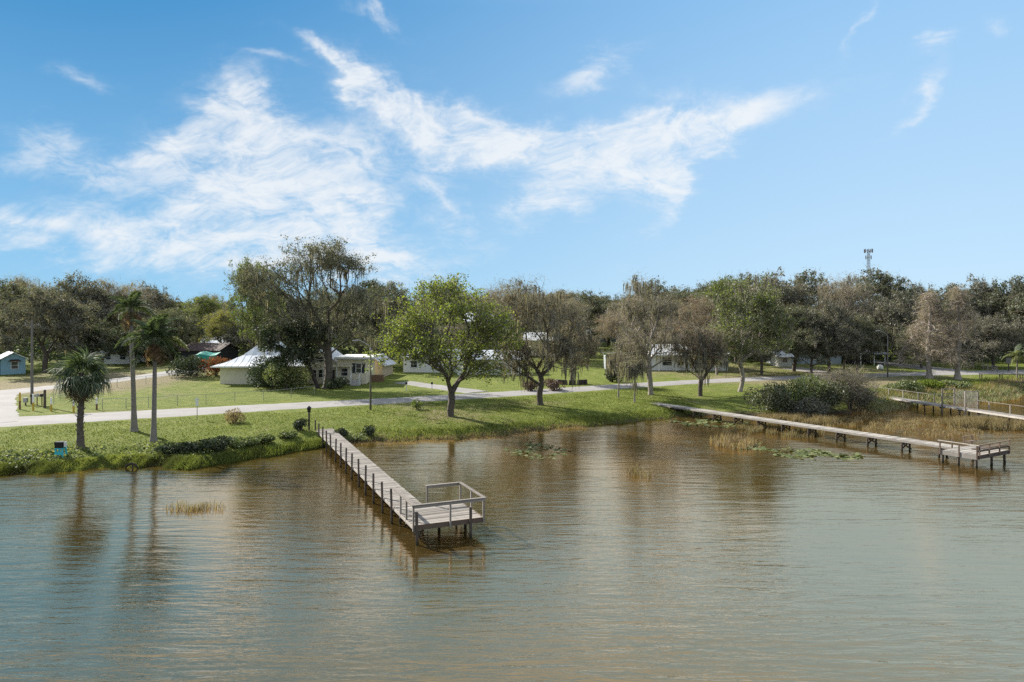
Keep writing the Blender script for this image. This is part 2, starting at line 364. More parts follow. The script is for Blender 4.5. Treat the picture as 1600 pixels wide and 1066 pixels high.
# ------------------------------------------------------------------ water
m, n, o = new_mat('lake_water'); pos = n.n('NewGeometry').outputs['Position']
rot = R(9)
n1 = n.noise(n.mapping(pos, (.20, 1.0, 1), (0, 0, R(-5))), .85, 3, .5, 1.1)
n2 = n.noise(n.mapping(pos, (.23, 1.2, 1), (0, 0, R(-6))), 2.6, 4, .58, .7)
n3 = n.noise(n.mapping(pos, (.24, 1.2, 1), (0, 0, R(4))), 6.5, 3, .55, .5)
calm = n.rng(n.noise(n.mapping(pos, (1, .6, 1)), .06, 3, .55), .36, .64, .40, 1.15)
hgt = n.m('ADD', n.m('MULTIPLY', n1, .060), n.m('ADD', n.m('MULTIPLY', n2, .026), n.m('MULTIPLY', n3, .0065)))
hgt = n.m('MULTIPLY', hgt, calm)
murk = n.mix(n.rng(n.noise(pos, .05, 3, .5), .3, .7), (.070, .048, .013), (.088, .062, .021))
bp = n.n('Bump'); bp.inputs['Strength'].default_value = 1; bp.inputs['Distance'].default_value = 1; n.t.links.new(hgt, bp.inputs['Height'])
df = n.n('BsdfDiffuse'); n.put(df.inputs[0], murk); gl = n.n('BsdfGlossy'); gl.distribution = 'BECKMANN'; gl.inputs[0].default_value = (1, .75, .505, 1); gl.inputs['Roughness'].default_value = .09; n.t.links.new(bp.outputs[0], gl.inputs['Normal'])
fr = n.n('Fresnel'); fr.inputs[0].default_value = 1.36; n.t.links.new(bp.outputs[0], fr.inputs['Normal'])
mx = n.n('MixShader'); n.t.links.new(n.m('MINIMUM', n.m('MULTIPLY', fr.outputs[0], 4.8), .70), mx.inputs[0]); n.t.links.new(df.outputs[0], mx.inputs[1]); n.t.links.new(gl.outputs[0], mx.inputs[2]); n.t.links.new(mx.outputs[0], o.inputs[0])
wm = fastmesh('lake_water', [(-1500, -400, 0), (1500, -400, 0), (1500, 150, 0), (-1500, 150, 0)], [np.array([[0, 1, 2, 3]])], m)
tag(link('lake_water', wm), kind='structure')

# ------------------------------------------------------------------ roads
m, n, o = new_mat('road_surface'); pos = n.n('NewGeometry').outputs['Position']
a = n.noise(pos, .25, 5, .6); bb = n.noise(pos, 9, 5, .7); cr = n.t.nodes.new('ShaderNodeTexVoronoi'); cr.feature = 'DISTANCE_TO_EDGE'; cr.inputs['Scale'].default_value = .33
n.t.links.new(n.mapping(pos, (1, 1, 1)), cr.inputs[0])
c = n.mix(n.rng(a, .3, .7), (.225, .212, .205), (.285, .272, .264)); c = n.mix(n.rng(bb, .35, .7, 0, .3), c, (.25, .235, .225))
c = n.mix(n.rng(cr.outputs[0], 0, .012, .35, 0), c, (.15, .14, .135))
c = n.mix(n.rng(n.noise(pos, .7, 6, .7, .5), .52, .7, 0, .5), c, (.16, .145, .125)); c = n.mix(n.rng(n.noise(n.mapping(pos, (.15, .9, 1), (0, 0, R(-31))), 1.1, 4, .6), .5, .7, 0, .35), c, (.15, .145, .14))
bsdf(n, o, c, .9, .2, bb, .3, .01); M['road'] = m
def road(name, pts, label=None, lift=.035, sub=6, mat='road'):
    """pts: (x, y, width) along the centre line"""
    pts = np.array(pts, float); L = np.concatenate([[0], np.cumsum(np.hypot(*np.diff(pts[:, :2], axis=0).T))])
    s = np.arange(0, L[-1], .8)
    def sm(k):
        q = np.interp(s, L, pts[:, k]); w_ = np.ones(11) / 11; return np.convolve(np.pad(q, 5, 'edge'), w_, 'valid')
    x, y, wd = sm(0), sm(1), sm(2); tx, ty = np.gradient(x), np.gradient(y); ln = np.hypot(tx, ty); nxv, nyv = -ty / ln, tx / ln
    wob = .22 * np.sin(s * .8) + .16 * np.sin(s * 2.1 + 1) + .14 * np.sin(s * 5.3)
    u_ = np.linspace(-.5, .5, sub + 1); Xr = x[:, None] + nxv[:, None] * (u_ * (wd + wob)[:, None]); Yr = y[:, None] + nyv[:, None] * (u_ * (wd + wob)[:, None])
    Zr = ground(Xr, Yr) + lift; Zr[:, 0] -= .08; Zr[:, -1] -= .08
    k = sub + 1; i = (np.arange(len(s) - 1)[:, None] * k + np.arange(sub)[None]).ravel()
    me = fastmesh(name, np.stack([Xr, Yr, Zr], -1).reshape(-1, 3), [np.stack([i, i + 1, i + k + 1, i + k], 1)], M[mat], True)
    return tag(link(name, me), kind='structure')
def mid(a, b):
    p, q = G(*a), G(*b); c = (p + q) / 2; d = (p - q).length; return c.x, c.y, d
road('road', [(-110, 42, 8), (-75, 56, 10), (-52, 70.3, 10), (-40, 76.6, 9.4), (-28, 83.4, 8.2), (-14, 90.5, 7.4), (2, 99.5, 7.4), (15, 107.5, 7), (28, 114.5, 6.6), (44, 121, 6.5), (62, 126, 6.5), (84, 131, 7.5), (120, 138, 8)])
road('side_road', [(-52, 67, 9), (-60, 73, 13), (-65.5, 81, 12.5), (-71, 89, 11.5), (-75, 97, 9), (-72, 105, 7), (-67, 112, 6.5), (-62, 122, 6.5), (-60, 132, 6), (-62, 150, 5)], lift=.05)
road('driveway', [(-19, 116, 4), (-12, 108, 4.5), (-4, 99, 5)], lift=.055)
road('driveway', [(59, 126.5, 5), (60, 136, 6), (57, 142, 7)], lift=.055)
road('driveway', [(88, 130, 9), (84, 150, 7), (80, 175, 5)], lift=.055)
# ------------------------------------------------------------------ tree building
def grow(rng, trunk, tips, bf=.25, step=1.1, jit=.12, arch=.12):
    """connects the crown's tips to the trunk, near ones first; returns nodes, parents"""
    N = [np.array(p, float) for p in trunk]; par = [-1] + list(range(len(trunk) - 1)); pl = [0.]
    for i in range(1, len(N)): pl.append(pl[-1] + np.linalg.norm(N[i] - N[i - 1]))
    cap = len(trunk) + len(tips) * 12; A = np.zeros((cap, 3)); PL = np.zeros(cap); k = len(N); A[:k] = N; PL[:k] = pl
    low = np.zeros(cap); zt = trunk[-1][2]; fork = max(1, int(len(trunk) * .55)); low[:fork] = 6
    top = np.array(trunk[-1]); order = np.argsort(np.linalg.norm(tips - top, axis=1) + rng.normal(0, .5, len(tips)))
    tipn = []
    for p in tips[order]:
        d = A[:k] - p; dist = np.sqrt((d * d).sum(1)); back = np.maximum(A[:k, 2] - p[2], 0) * .25
        i = int(np.argmin(dist + bf * PL[:k] + low[:k] + back)); q = A[i].copy(); L = dist[i]; nseg = min(10, max(1, int(L / step))); pr = i
        for s in range(1, nseg + 1):
            f = s / nseg; x = q + (p - q) * f
            if s < nseg: x = x + rng.normal(0, jit * min(L, 3) / 3, 3); x[2] += arch * L * math.sin(math.pi * f) * .5
            A[k] = x; PL[k] = PL[pr] + np.linalg.norm(x - A[pr]); par.append(pr); pr = k; k += 1
        tipn.append(pr)
    return A[:k], np.array(par), np.array(tipn)
def radii(par, Rt, rt):
    n = len(par); kids = np.bincount(par[par >= 0], minlength=n); tipc = max((kids == 0).sum(), 2)
    p = math.log(tipc) / math.log(max(Rt / rt, 1.5)); a = np.where(kids == 0, rt ** p, 0.)
    for i in range(n - 1, 0, -1): a[par[i]] += a[i]
    return np.maximum(a, rt ** p) ** (1 / p)
def wood_mesh(name, A, par, r, mat, flare=1.5, trunk_n=1):
    e = np.nonzero(par >= 0)[0]; V = []; Fq = []; off = 0; r = r.copy(); r[0] *= flare
    for sel, k in ((r[e] > .07, 7), ((r[e] <= .07) & (r[e] > .025), 4), (r[e] <= .025, 3)):
        q = e[sel]
        if not len(q): continue
        a, b = A[par[q]], A[q]; d = b - a; d /= np.linalg.norm(d, axis=1)[:, None] + 1e-9
        ref = np.where(np.abs(d[:, 2:3]) < .9, np.array([[0, 0, 1.]]), np.array([[1., 0, 0]])); s = np.cross(d, ref); s /= np.linalg.norm(s, axis=1)[:, None]; t_ = np.cross(d, s)
        ra = np.minimum(r[par[q]], np.where(par[q] == 0, 9, r[q] * 1.35)); rb = r[q]; an = np.arange(k) * 2 * math.pi / k
        ring = s[:, None] * np.cos(an)[None, :, None] + t_[:, None] * np.sin(an)[None, :, None]
        V.append(np.concatenate([a[:, None] + ring * ra[:, None, None], b[:, None] + ring * rb[:, None, None]], 1).reshape(-1, 3))
        base = off + np.arange(len(q))[:, None] * 2 * k; j = np.arange(k)[None]; j2 = (j + 1) % k
        Fq.append(np.stack([base + j, base + j2, base + k + j2, base + k + j], -1).reshape(-1, 4)); off += len(q) * 2 * k
    return fastmesh(name, np.concatenate(V), Fq, mat, True)
def unit(rng, n):
    v = rng.normal(0, 1, (n, 3)); return v / np.linalg.norm(v, axis=1)[:, None]
def leaf_quads(rng, C, size, aspect=.6, flat=.0):
    n = len(C); a = unit(rng, n); a[:, 2] *= 1 - flat; a /= np.linalg.norm(a, axis=1)[:, None]; b = np.cross(a, unit(rng, n)); b /= np.linalg.norm(b, axis=1)[:, None] + 1e-9
    L = (size * rng.uniform(.4, 1.6, n))[:, None]; W = L * aspect
    return np.stack([C + a * L * .5, C + b * W * .5 + a * L * .08, C - a * L * .5, C - b * W * .5 + a * L * .08], 1).reshape(-1, 3)
def quad_mesh(name, V, mat): return fastmesh(name, V, [np.arange(len(V)).reshape(-1, 4)], mat)
def leaves_at(rng, pts, n, spread, size, mat, aspect=.6, name='crown'):
    c = pts[rng.integers(0, len(pts), n)]; off = unit(rng, n) * (rng.uniform(0, 1, n) ** .5 * spread)[:, None]; off[:, 2] *= .75
    return quad_mesh(name, leaf_quads(rng, c + off, size, aspect), mat)
def twig_mesh(rng, pts, n, length, width, mat, droop=0., name='crown', spread=.5):
    """thin bare twigs fanned about branch tips"""
    c = pts[rng.integers(0, len(pts), n)] + rng.normal(0, spread, (n, 3)); d = unit(rng, n); d[:, 2] = d[:, 2] * .6 + .35 - droop; d /= np.linalg.norm(d, axis=1)[:, None]
    s = np.cross(d, unit(rng, n)); s /= np.linalg.norm(s, axis=1)[:, None] + 1e-9; L = (length * rng.uniform(.4, 1.3, n))[:, None]; W = (width * rng.uniform(.6, 1.4, n))[:, None]
    mid = c + d * L * .5 + s * L * .08
    V = np.stack([c - s * W * .5, c + s * W * .5, mid + s * W * .35, mid - s * W * .35, c + d * L], 1).reshape(-1, 3); b = np.arange(n)[:, None] * 5
    return fastmesh(name, V, [b + np.array([[0, 1, 2, 3]]), b + np.array([[3, 2, 4]])], mat)
def moss_mesh(rng, pts, n, length, width, mat, name='spanish_moss'):
    """beards of moss: strips in bunches of ten that hang from a few places"""
    nb = max(1, n // 10); anc = pts[rng.integers(0, len(pts), nb)]; bl = length * rng.uniform(.2, 1.25, nb) ** 1.5; k = rng.integers(0, nb, n)
    c = anc[k] + rng.normal(0, .22, (n, 3)) * np.array([1, 1, .5]); an = rng.uniform(0, math.pi, n); s = np.stack([np.cos(an), np.sin(an), an * 0], 1)
    L = (bl[k] * rng.uniform(.35, 1.1, n))[:, None]; W = (width * rng.uniform(.4, 1.3, n))[:, None]; dn = np.array([[0, 0, -1.]])
    j = rng.normal(0, .07, (n, 3)); V = np.stack([c - s * W * .4, c + s * W * .4, c + s * W * .5 + dn * L * .45 + j, c - s * W * .5 + dn * L * .5 + j, c + dn * L + j * 2], 1).reshape(-1, 3)
    b = np.arange(n)[:, None] * 5; return fastmesh(name, V, [b + np.array([[0, 1, 2, 3]]), b + np.array([[3, 2, 4]])], mat)
def clump_tips(rng, ells, nclump, per, cr):
    """ells: (centre, radii, weight); clumps sit towards the outside of each ellipsoid"""
    wt = np.array([e[2] for e in ells], float); wt /= wt.sum(); out_ = []
    for _ in range(nclump):
        c, r, _w = ells[rng.choice(len(ells), p=wt)]; d = unit(rng, 1)[0]
        if d[2] < -.55: d[2] *= -.6
        p = np.array(c) + d * np.array(r) * (rng.uniform(.25, 1) ** .45); k = max(2, int(per * rng.uniform(.5, 1.5)))
        out_.append(p + rng.normal(0, 1, (k, 3)) * cr * np.array([1, 1, .65]) * rng.uniform(.6, 1.3))
    return np.concatenate(out_)
def tree_parts(seed, trunk, ells, nclump=45, per=14, cr=1.0, Rt=.45, rt=.014, bark='bark', leaves=(), twigs=(), moss=None, bf=.25, step=1.1, arch=.12, jit=.14):
    """leaves: (count, spread, size, material[, aspect]); returns named meshes"""
    rng = np.random.default_rng(seed); tips = clump_tips(rng, ells, nclump, per, cr); tips = tips[tips[:, 2] > 1.0]
    A, par, tn = grow(rng, trunk, tips, bf, step, jit, arch); r = radii(par, Rt, rt)
    parts = [('trunk', wood_mesh('trunk', A, par, r, M[bark]))]
    T = A[tn]
    for L in leaves: parts.append(('crown', leaves_at(rng, T, L[0], L[1], L[2], M[L[3]], L[4] if len(L) > 4 else .6)))
    for L in twigs: parts.append(('twigs', twig_mesh(rng, T, L[0], L[1], L[2], M[L[3]], L[4] if len(L) > 4 else 0, 'twigs')))
    if moss:
        thin = A[(r < .12) & (A[:, 2] > moss[4])] if len(moss) > 4 else A[r < .12]
        parts.append(('spanish_moss', moss_mesh(rng, thin, moss[0], moss[1], moss[2], M[moss[3]])))
    return parts
def put_tree(parts, name, label, cat, loc, rz=0, sxy=1, sz=1, group=None):
    t_ = thing(name, label, cat, loc, rz, group, (sxy, sxy, sz))
    for nm, me in parts:
        o_ = link(nm, me, t_)
        if nm in ('spanish_moss', 'twigs'): o_['kind'] = 'stuff'
    return t_
def curve(pts, n=7):
    pts = np.array(pts, float); s = np.linspace(0, 1, len(pts)); q = np.linspace(0, 1, n); return [tuple(np.interp(q, s, pts[:, k]) for k in range(3)) for _ in [0]][0] if False else [tuple(float(np.interp(x, s, pts[:, k])) for k in range(3)) for x in q]

# prototypes (height about 15 m, crown about 8 m in radius) shared by the trees of the wooded background
PR = {}
def oak(seed, lv, moss=True, n=20000, wide=7.2):
    rg = random.Random(seed); lean = rg.uniform(-1.2, 1.2)
    return tree_parts(seed, curve([(0, 0, -.4), (lean * .2, 0, 1.3), (lean * .8, .3, 3.2)], 6), [((0, 0, 9.0), (wide, wide, 5.4), 1), ((lean * 2, 0, 6.2), (wide * 1.05, wide * 1.05, 3.6), .9), ((-lean * 2, 1, 12), (3.4, 3.4, 2.4), .25)], 88, 9, .95, .40, .014, 'bark',
        [(n, .78, .30, lv)], [(6500, .95, .045, 'moss')], (1300, 1.7, .13, 'moss') if moss else None, bf=.38)
PR['oakA'] = oak(11, 'oak'); PR['oakB'] = oak(12, 'oak_grey'); PR['oakC'] = oak(13, 'oak', True, 22000); PR['dense'] = oak(14, 'dense', False, 24000, 6.4)
PR['green'] = oak(15, 'green', False, 17000, 6.2); PR['yellow'] = oak(16, 'yellow_leaf', False, 14000, 6.0)
def bare(seed, lv, nl, mossn=600):
    return tree_parts(seed, curve([(0, 0, -.4), (.2, 0, 2), (0, .2, 4.5)], 6), [((0, 0, 9.5), (5.6, 5.6, 5.6), 1)], 52, 16, .95, .30, .016, 'bark_pale', [(int(nl * 1.3), .6, .24, lv)], [(9000, .9, .032, 'cyp')], (mossn, 1.5, .12, 'moss'))
PR['bareA'] = bare(21, 'brown_leaf', 2600); PR['bareB'] = bare(22, 'red_leaf', 3600, 300); PR['bareC'] = bare(23, 'moss', 1500, 1100)
def cypress(seed):
    rng = np.random.default_rng(seed); tr = [(0, 0, -.4)] + [(.12 * math.sin(z * .5 + seed), .1 * math.cos(z * .4), z) for z in np.arange(1, 15, 1.)]
    tips = []
    for z in np.arange(2.6, 14.8, .34):
        Rz = 4.1 * (1 - (z / 15.6) ** 1.5) * rng.uniform(.65, 1.1) + .25
        for _ in range(3):
            a = rng.uniform(0, 2 * math.pi)
            for f in (.45, .75, 1.0): tips.append((Rz * f * math.cos(a) + rng.normal(0, .2), Rz * f * math.sin(a) + rng.normal(0, .2), z + .9 * f * (1 - z / 30) - (f * f) * .9))
    tips = np.array(tips)
    A, par, tn = grow(rng, tr, tips, .12, .8, .1, .05); r = radii(par, .36, .02); T = A[tn]
    return [('trunk', wood_mesh('trunk', A, par, r, M['bark_pale'], 1.9)), ('twigs', twig_mesh(rng, T, 5200, 1.0, .045, M['cyp'], .75, 'twigs', .4)), ('crown', leaves_at(rng, T, 1300, .6, .22, M['cyp'], .3)), ('spanish_moss', moss_mesh(rng, T, 240, 1.0, .12, M['moss']))]
PR['cypA'] = cypress(31); PR['cypB'] = cypress(32)

TREES = [ # photo column, distance, top row, half width px, prototype, label
 (14,150,442,60,'oakA','grey-green live oak rising behind the blue cottage at the left edge','live_oak','oak tree'),
 (70,131,452,62,'oakB','mossy live oak with a twisted trunk just right of the blue cottage','live_oak','oak tree'),
 (118,165,432,58,'oakB','tall greyish oak above and behind the fan palm','live_oak','oak tree'),
 (158,140,497,46,'dense','low black-green evergreen between the fan palm and the feather palms','evergreen_tree','evergreen tree'),
 (188,172,442,50,'bareC','grey leafless crown showing behind the top of the taller feather palm','bare_tree','tree'),
 (236,178,450,46,'oakB','greyish oak behind the crown of the lower feather palm','live_oak','oak tree'),
 (268,146,478,42,'oakC','dark oak right of the feather palms beside the side road','live_oak','oak tree'),
 (305,182,462,42,'green','olive green tree in the dip of the treeline left of the pyramid roof','broadleaf_tree','tree'),
 (350,152,478,36,'yellow','yellow-green tree behind the pyramid roof of the cream house','yellow_green_tree','tree'),
 (332,205,456,26,'bareC','bare spindly tree poking above the treeline left of the cream house','bare_tree','tree'),
 (402,128,412,40,'green','domed green tree crown rising left of the huge bare oak','domed_tree','tree'),
 (440,170,455,48,'oakB','oak behind the left half of the huge spreading tree','live_oak','oak tree'),
 (566,150,440,52,'dense','dark evergreen behind the right side of the huge spreading tree','evergreen_tree','evergreen tree'),
 (606,142,432,50,'oakA','dark oak between the huge spreading tree and the leafy sycamore','live_oak','oak tree'),
 (640,160,470,46,'oakC','oak behind the left edge of the leafy sycamore','live_oak','oak tree'),
 (700,215,452,56,'oakB','distant oak behind the leafy sycamore','live_oak','oak tree'),
 (768,205,448,44,'bareA','leafless brown tree above the white roof on the slope','bare_tree','tree'),
 (806,165,437,50,'bareA','tall leafless brown tree behind the mossy shoreline tree in the middle','bare_tree','tree'),
 (866,158,448,52,'bareC','grey leafless tree right behind the mossy shoreline tree in the middle','bare_tree','tree'),
 (912,200,458,42,'oakA','oak on the slope above the open green lawn','live_oak','oak tree'),
 (950,212,462,44,'oakC','dark oak at the top of the open green lawn','live_oak','oak tree'),
 (985,178,458,40,'oakB','oak behind the grey carport','live_oak','oak tree'),
 (1020,190,432,38,'oakA','tall oak topping the skyline behind the twin-stemmed mossy tree','live_oak','oak tree'),
 (1062,172,448,50,'oakC','oak behind the white house with the dark windows','live_oak','oak tree'),
 (1082,138,450,46,'bareB','rust-tinged leafless tree above the small drooping mossy tree','bare_tree','tree'),
 (1128,175,432,52,'green','olive green tree crown on the skyline right of the rust-tinged tree','broadleaf_tree','tree'),
 (1206,160,430,52,'oakB','greyish oak behind the leaning green tree','live_oak','oak tree'),
 (1240,134,470,52,'oakC','spreading dark oak in front of the blue-grey house','live_oak','oak tree'),
 (1262,172,428,50,'oakA','tall oak crown on the skyline above the blue-grey house','live_oak','oak tree'),
 (1296,130,474,44,'oakB','oak with pale lower trunk standing left of the low carport','live_oak','oak tree'),
 (1316,160,432,44,'bareC','leafless grey crown on the skyline left of the phone mast','bare_tree','tree'),
 (1340,131,486,36,'oakA','smaller dark oak before the low grey carport','live_oak','oak tree'),
 (1368,178,420,54,'oakA','highest oak on the skyline, just below the phone mast','live_oak','oak tree'),
 (1408,150,448,46,'oakB','oak behind the right-hand street lamp','live_oak','oak tree'),
 (1432,185,436,44,'oakB','oak crown behind the left bare cypress','live_oak','oak tree'),
 (1482,165,440,48,'oakA','oak crown between and behind the two bare cypresses','live_oak','oak tree'),
 (1530,165,440,46,'oakB','grey oak crown far behind the right bare cypress','live_oak','oak tree'),
 (1552,140,490,40,'oakB','low mossy oak above the split rail fence','live_oak','oak tree'),
 (1582,160,434,48,'oakA','oak above the small palm at the right edge','live_oak','oak tree'),
 (1618,150,440,46,'oakC','oak cut off by the right edge of the view','live_oak','oak tree'),
 (40,190,436,50,'bareC','far leafless grey crown between the two mossy oaks by the blue cottage','bare_tree','tree'),
 (205,150,500,34,'dense','dark evergreen directly behind the feather palm trunks','evergreen_tree','evergreen tree'),
 (250,152,520,30,'dense','squat dark evergreen behind the side road right of the feather palms','evergreen_tree','evergreen tree'),
 (385,150,500,34,'oakB','grey oak right behind the tip of the pyramid roof','live_oak','oak tree'),
 (500,178,448,44,'oakA','oak seen through the middle of the huge spreading tree','live_oak','oak tree'),
 (660,138,505,32,'dense','dark evergreen behind the left branches of the sycamore','evergreen_tree','evergreen tree'),
 (725,150,498,40,'oakB','grey oak behind the right branches of the sycamore','live_oak','oak tree'),
 (835,205,458,40,'oakC','far oak behind the mossy tree in the middle','live_oak','oak tree'),
 (880,175,480,30,'oakB','grey oak at the left edge of the open lawn','live_oak','oak tree'),
 (1000,150,500,26,'oakB','small grey oak beside the grey carport','live_oak','oak tree'),
 (1040,150,490,30,'bareC','pale bare tree left of the white house front','bare_tree','tree'),
 (1120,128,500,32,'bareC','pale bare tree right of the white house front','bare_tree','tree'),
 (1150,150,470,40,'oakC','dark oak filling in behind the leaning green tree','live_oak','oak tree'),
 (1190,128,500,36,'oakB','low grey oak between the leaning green tree and the shed','live_oak','oak tree'),
 (1268,128,505,32,'oakA','low dark oak at the road end above the thicket','live_oak','oak tree'),
 (1318,140,500,30,'oakC','low dark oak left of the low carport roof','live_oak','oak tree'),
 (1385,165,470,40,'oakB','grey oak behind the low carport','live_oak','oak tree'),
 (1440,140,505,30,'oakC','low oak behind the left bare cypress','live_oak','oak tree'),
 (1520,145,490,34,'oakB','grey oak right behind the right bare cypress','live_oak','oak tree'),
 (968,165,480,32,'bareA','brown bare tree between the carport and the open lawn','bare_tree','tree'),
 (1000,200,446,40,'oakC','far dark oak on the skyline left of the twin-stemmed tree','live_oak','oak tree'),
 (1045,215,448,44,'oakB','far grey oak on the skyline behind the white house','live_oak','oak tree'),
 (1095,205,444,44,'oakC','far dark oak behind the rust-tinged leafless tree','live_oak','oak tree'),
 (1170,200,436,44,'oakA','far oak on the skyline behind the leaning green tree','live_oak','oak tree'),
 (870,225,452,44,'oakC','far dark oak on the skyline right of the middle utility pole','live_oak','oak tree'),
 (290,165,492,30,'dense','dark evergreen right behind the rust-red roofed house','evergreen_tree','evergreen tree')]
rg = random.Random(5)
for (px, Y, top, hw, pr, lab, nm, cat) in TREES:
    p = P(px, Y); h = (ZT(top, Y) - p.z) * rg.uniform(.92, 1.06); rad = 1.22 * hw * Y / F; w0 = 8.1 if pr[:3] in ('oak', 'den', 'gre', 'yel') else 6.6
    put_tree(PR[pr], nm, lab, cat, (p.x, p.y, p.z), rg.uniform(0, 6.28), rad / w0, h / (14.9 if w0 > 7 else 15.4), 'trees of the wooded shore')
for px, py, top, hw, pr, lab in ((1452, 591, 452, 44, 'cypA', 'left of the two bare brown cypresses on the right bank'), (1497, 593, 444, 44, 'cypB', 'right of the two bare brown cypresses on the right bank, pale branched')):
    p = G(px, py); h = ZT(top, p.y) - p.z; put_tree(PR[pr], 'cypress_tree', lab, 'cypress', p, rg.uniform(0, 6), hw * p.y / F / 4.1, h / 15.2, 'bare cypresses on the right bank')

# ---- the big trees near the shore, each with its own shape
def hero(name, label, px, py, parts, cat='tree'):
    p = G(px, py); return put_tree(parts, name, label, cat, p)
hero('spreading_tree', 'huge grey spreading tree with thinning leaves and hanging moss before the cream house', 510, 607, tree_parts(101,
    curve([(0, 0, -.5), (.4, 0, 2.2), (.3, .2, 4.5), (.1, .3, 6.5)], 9), [((-.4, 0, 17.0), (8.6, 6.5, 5.6), 1.4), ((-9.4, .5, 16.0), (4.2, 4, 3.8), .5), ((6.8, 0, 12.5), (5.2, 5, 4.2), .75), ((-3, 0, 11.0), (6.5, 4, 3.2), .5), ((3, 0, 8.5), (5.0, 4, 2.4), .4)],
    128, 15, 1.05, .62, .016, 'bark', [(11000, .75, .24, 'oak_grey'), (9000, .7, .24, 'oak')], [(7000, .8, .03, 'moss')], (2100, 2.2, .12, 'moss', 5.0), bf=.55, arch=.05))
hero('leaning_stem_tree', 'dark leaning second trunk with a low leafy head left of the huge spreading tree', 499, 607, tree_parts(102,
    curve([(0, 0, -.5), (-1.3, .2, 2.6), (-2.6, .4, 5.0), (-3.6, .4, 6.4)], 8), [((-4.4, -.6, 7.4), (4.2, 3.8, 3.2), 1), ((-2, 0, 8.6), (3.6, 3, 2.6), .5), ((-3.6, -1, 4.8), (3.4, 2.6, 1.8), .4)],
    60, 12, .85, .34, .015, 'bark_dark', [(19000, .75, .26, 'dense')], (), (900, 1.8, .13, 'moss'), bf=.3))
hero('sycamore_tree', 'leafy yellow-green sycamore with several stems standing on the grassy bank', 705, 651, tree_parts(103,
    curve([(0, 0, -.5), (-.1, 0, .9), (.1, 0, 1.8), (0, 0, 2.6)], 8), [((-.3, 0, 9.6), (6.6, 6, 5.4), 1.4), ((4.6, 0, 8.6), (3.0, 3, 2.8), .5), ((-4.4, 0, 7.4), (4.0, 4, 3.4), .7), ((1.5, 0, 5.2), (3.8, 3, 2.2), .45), ((-.5, 0, 13.2), (2.8, 3, 2.2), .25)],
    140, 12, .80, .40, .013, 'bark', [(22000, .70, .205, 'syc', .8), (4500, .6, .21, 'oak_grey', .6)], [(6500, .7, .025, 'moss')], (260, 1.0, .1, 'moss'), bf=.5, arch=.04))
hero('mossy_tree', 'half-bare brownish tree hung with moss beside the road in the middle of the view', 845, 633, tree_parts(104,
    curve([(0, 0, -.5), (-.2, 0, 1.4), (.1, 0, 2.8), (0, 0, 3.6)], 8), [((-.4, 0, 9.6), (5.2, 4.6, 5.6), 1.3), ((2.8, 0, 5.6), (2.4, 2.5, 2.8), .55), ((-3.4, 0, 5.4), (2.2, 2, 2.6), .45)],
    70, 15, .85, .38, .015, 'bark', [(4000, .6, .22, 'brown_leaf'), (4000, .6, .22, 'oak_grey')], [(7500, .75, .028, 'cyp')], (2000, 2.1, .12, 'moss'), bf=.45, arch=.05))
hero('twin_stemmed_tree', 'tall leafless grey tree with two stems and moss near the start of the middle dock', 1017, 617, tree_parts(105,
    curve([(0, 0, -.5), (-.1, 0, 1.6), (-.3, 0, 3.4), (-.3, 0, 4.8)], 8), [((-.6, 0, 10.8), (4.6, 4.4, 5.6), 1.2), ((-3.2, 0, 5.8), (2.2, 2, 2.8), .5), ((2.4, 0, 6.2), (2.2, 2, 2.4), .3)],
    58, 17, .85, .38, .017, 'bark_pale', [(900, .5, .22, 'moss')], [(7000, .85, .03, 'cyp')], (1900, 2.0, .12, 'moss'), bf=.5, arch=.03))
hero('drooping_tree', 'small drooping mossy tree with orange-brown top beside the middle dock', 1094, 619, tree_parts(106,
    curve([(0, 0, -.4), (0, 0, 1.2), (.1, 0, 2.2)], 6), [((0, 0, 5.7), (3.7, 3.4, 2.9), 1.2), ((.2, 0, 7.8), (2.2, 2, 1.8), .35)],
    80, 9, .6, .32, .013, 'bark', [(2600, .55, .20, 'red_leaf'), (1600, .5, .20, 'oak_grey')], [(4200, .7, .024, 'cyp')], (1300, 2.1, .12, 'moss'), bf=.45, arch=.05))
hero('leaning_green_tree', 'loose green tree with slanting pale trunk at the left of the thicket', 1155, 612, tree_parts(107,
    curve([(0, 0, -.5), (.7, .2, 2.0), (.2, .3, 4.2), (.6, .4, 5.6)], 9), [((.8, 0, 11.0), (5.8, 5, 6.4), 1.3), ((4.8, 0, 7.6), (3.0, 3, 4.8), .65), ((-2.6, 0, 6.0), (3.4, 3, 3.2), .55)],
    116, 11, .85, .32, .015, 'bark_pale', [(13500, .7, .25, 'green'), (8000, .65, .24, 'oak_grey')], [(4000, .8, .026, 'moss')], (1000, 1.6, .12, 'moss'), bf=.45))
for px, py, h, lab in ((966, 621, 6.0, 'thin sapling hung with moss left of the twin-stemmed tree, nearer the lawn'), (991, 629, 5.2, 'thin pale sapling with moss at the landward end of the middle dock')):
    hero('mossy_sapling', lab, px, py, tree_parts(110 + px, curve([(0, 0, -.3), (.1, 0, h * .4), (-.1, 0, h * .75)], 6), [((0, 0, h * .8), (1.6, 1.6, h * .28), 1)], 24, 8, .4, .11, .012, 'bark_pale', [(500, .35, .18, 'moss')], [(1200, .5, .022, 'cyp')], (650, 1.6, .12, 'moss')))
hero('pinkish_bare_tree', 'bushy pinkish bare tree in a ring of dark blocks on the open lawn', 893, 600, tree_parts(120, curve([(0, 0, -.4), (.1, 0, 2), (0, 0, 3.5)], 6), [((1.2, 0, 5.2), (3.0, 2.6, 3.8), 1), ((0, 0, 8), (2.4, 2.2, 2.4), .4)],
    50, 12, .6, .32, .015, 'bark', [(2400, .5, .22, 'brown_leaf')], [(5500, .7, .03, 'cyp')], (1500, 1.4, .13, 'moss')))

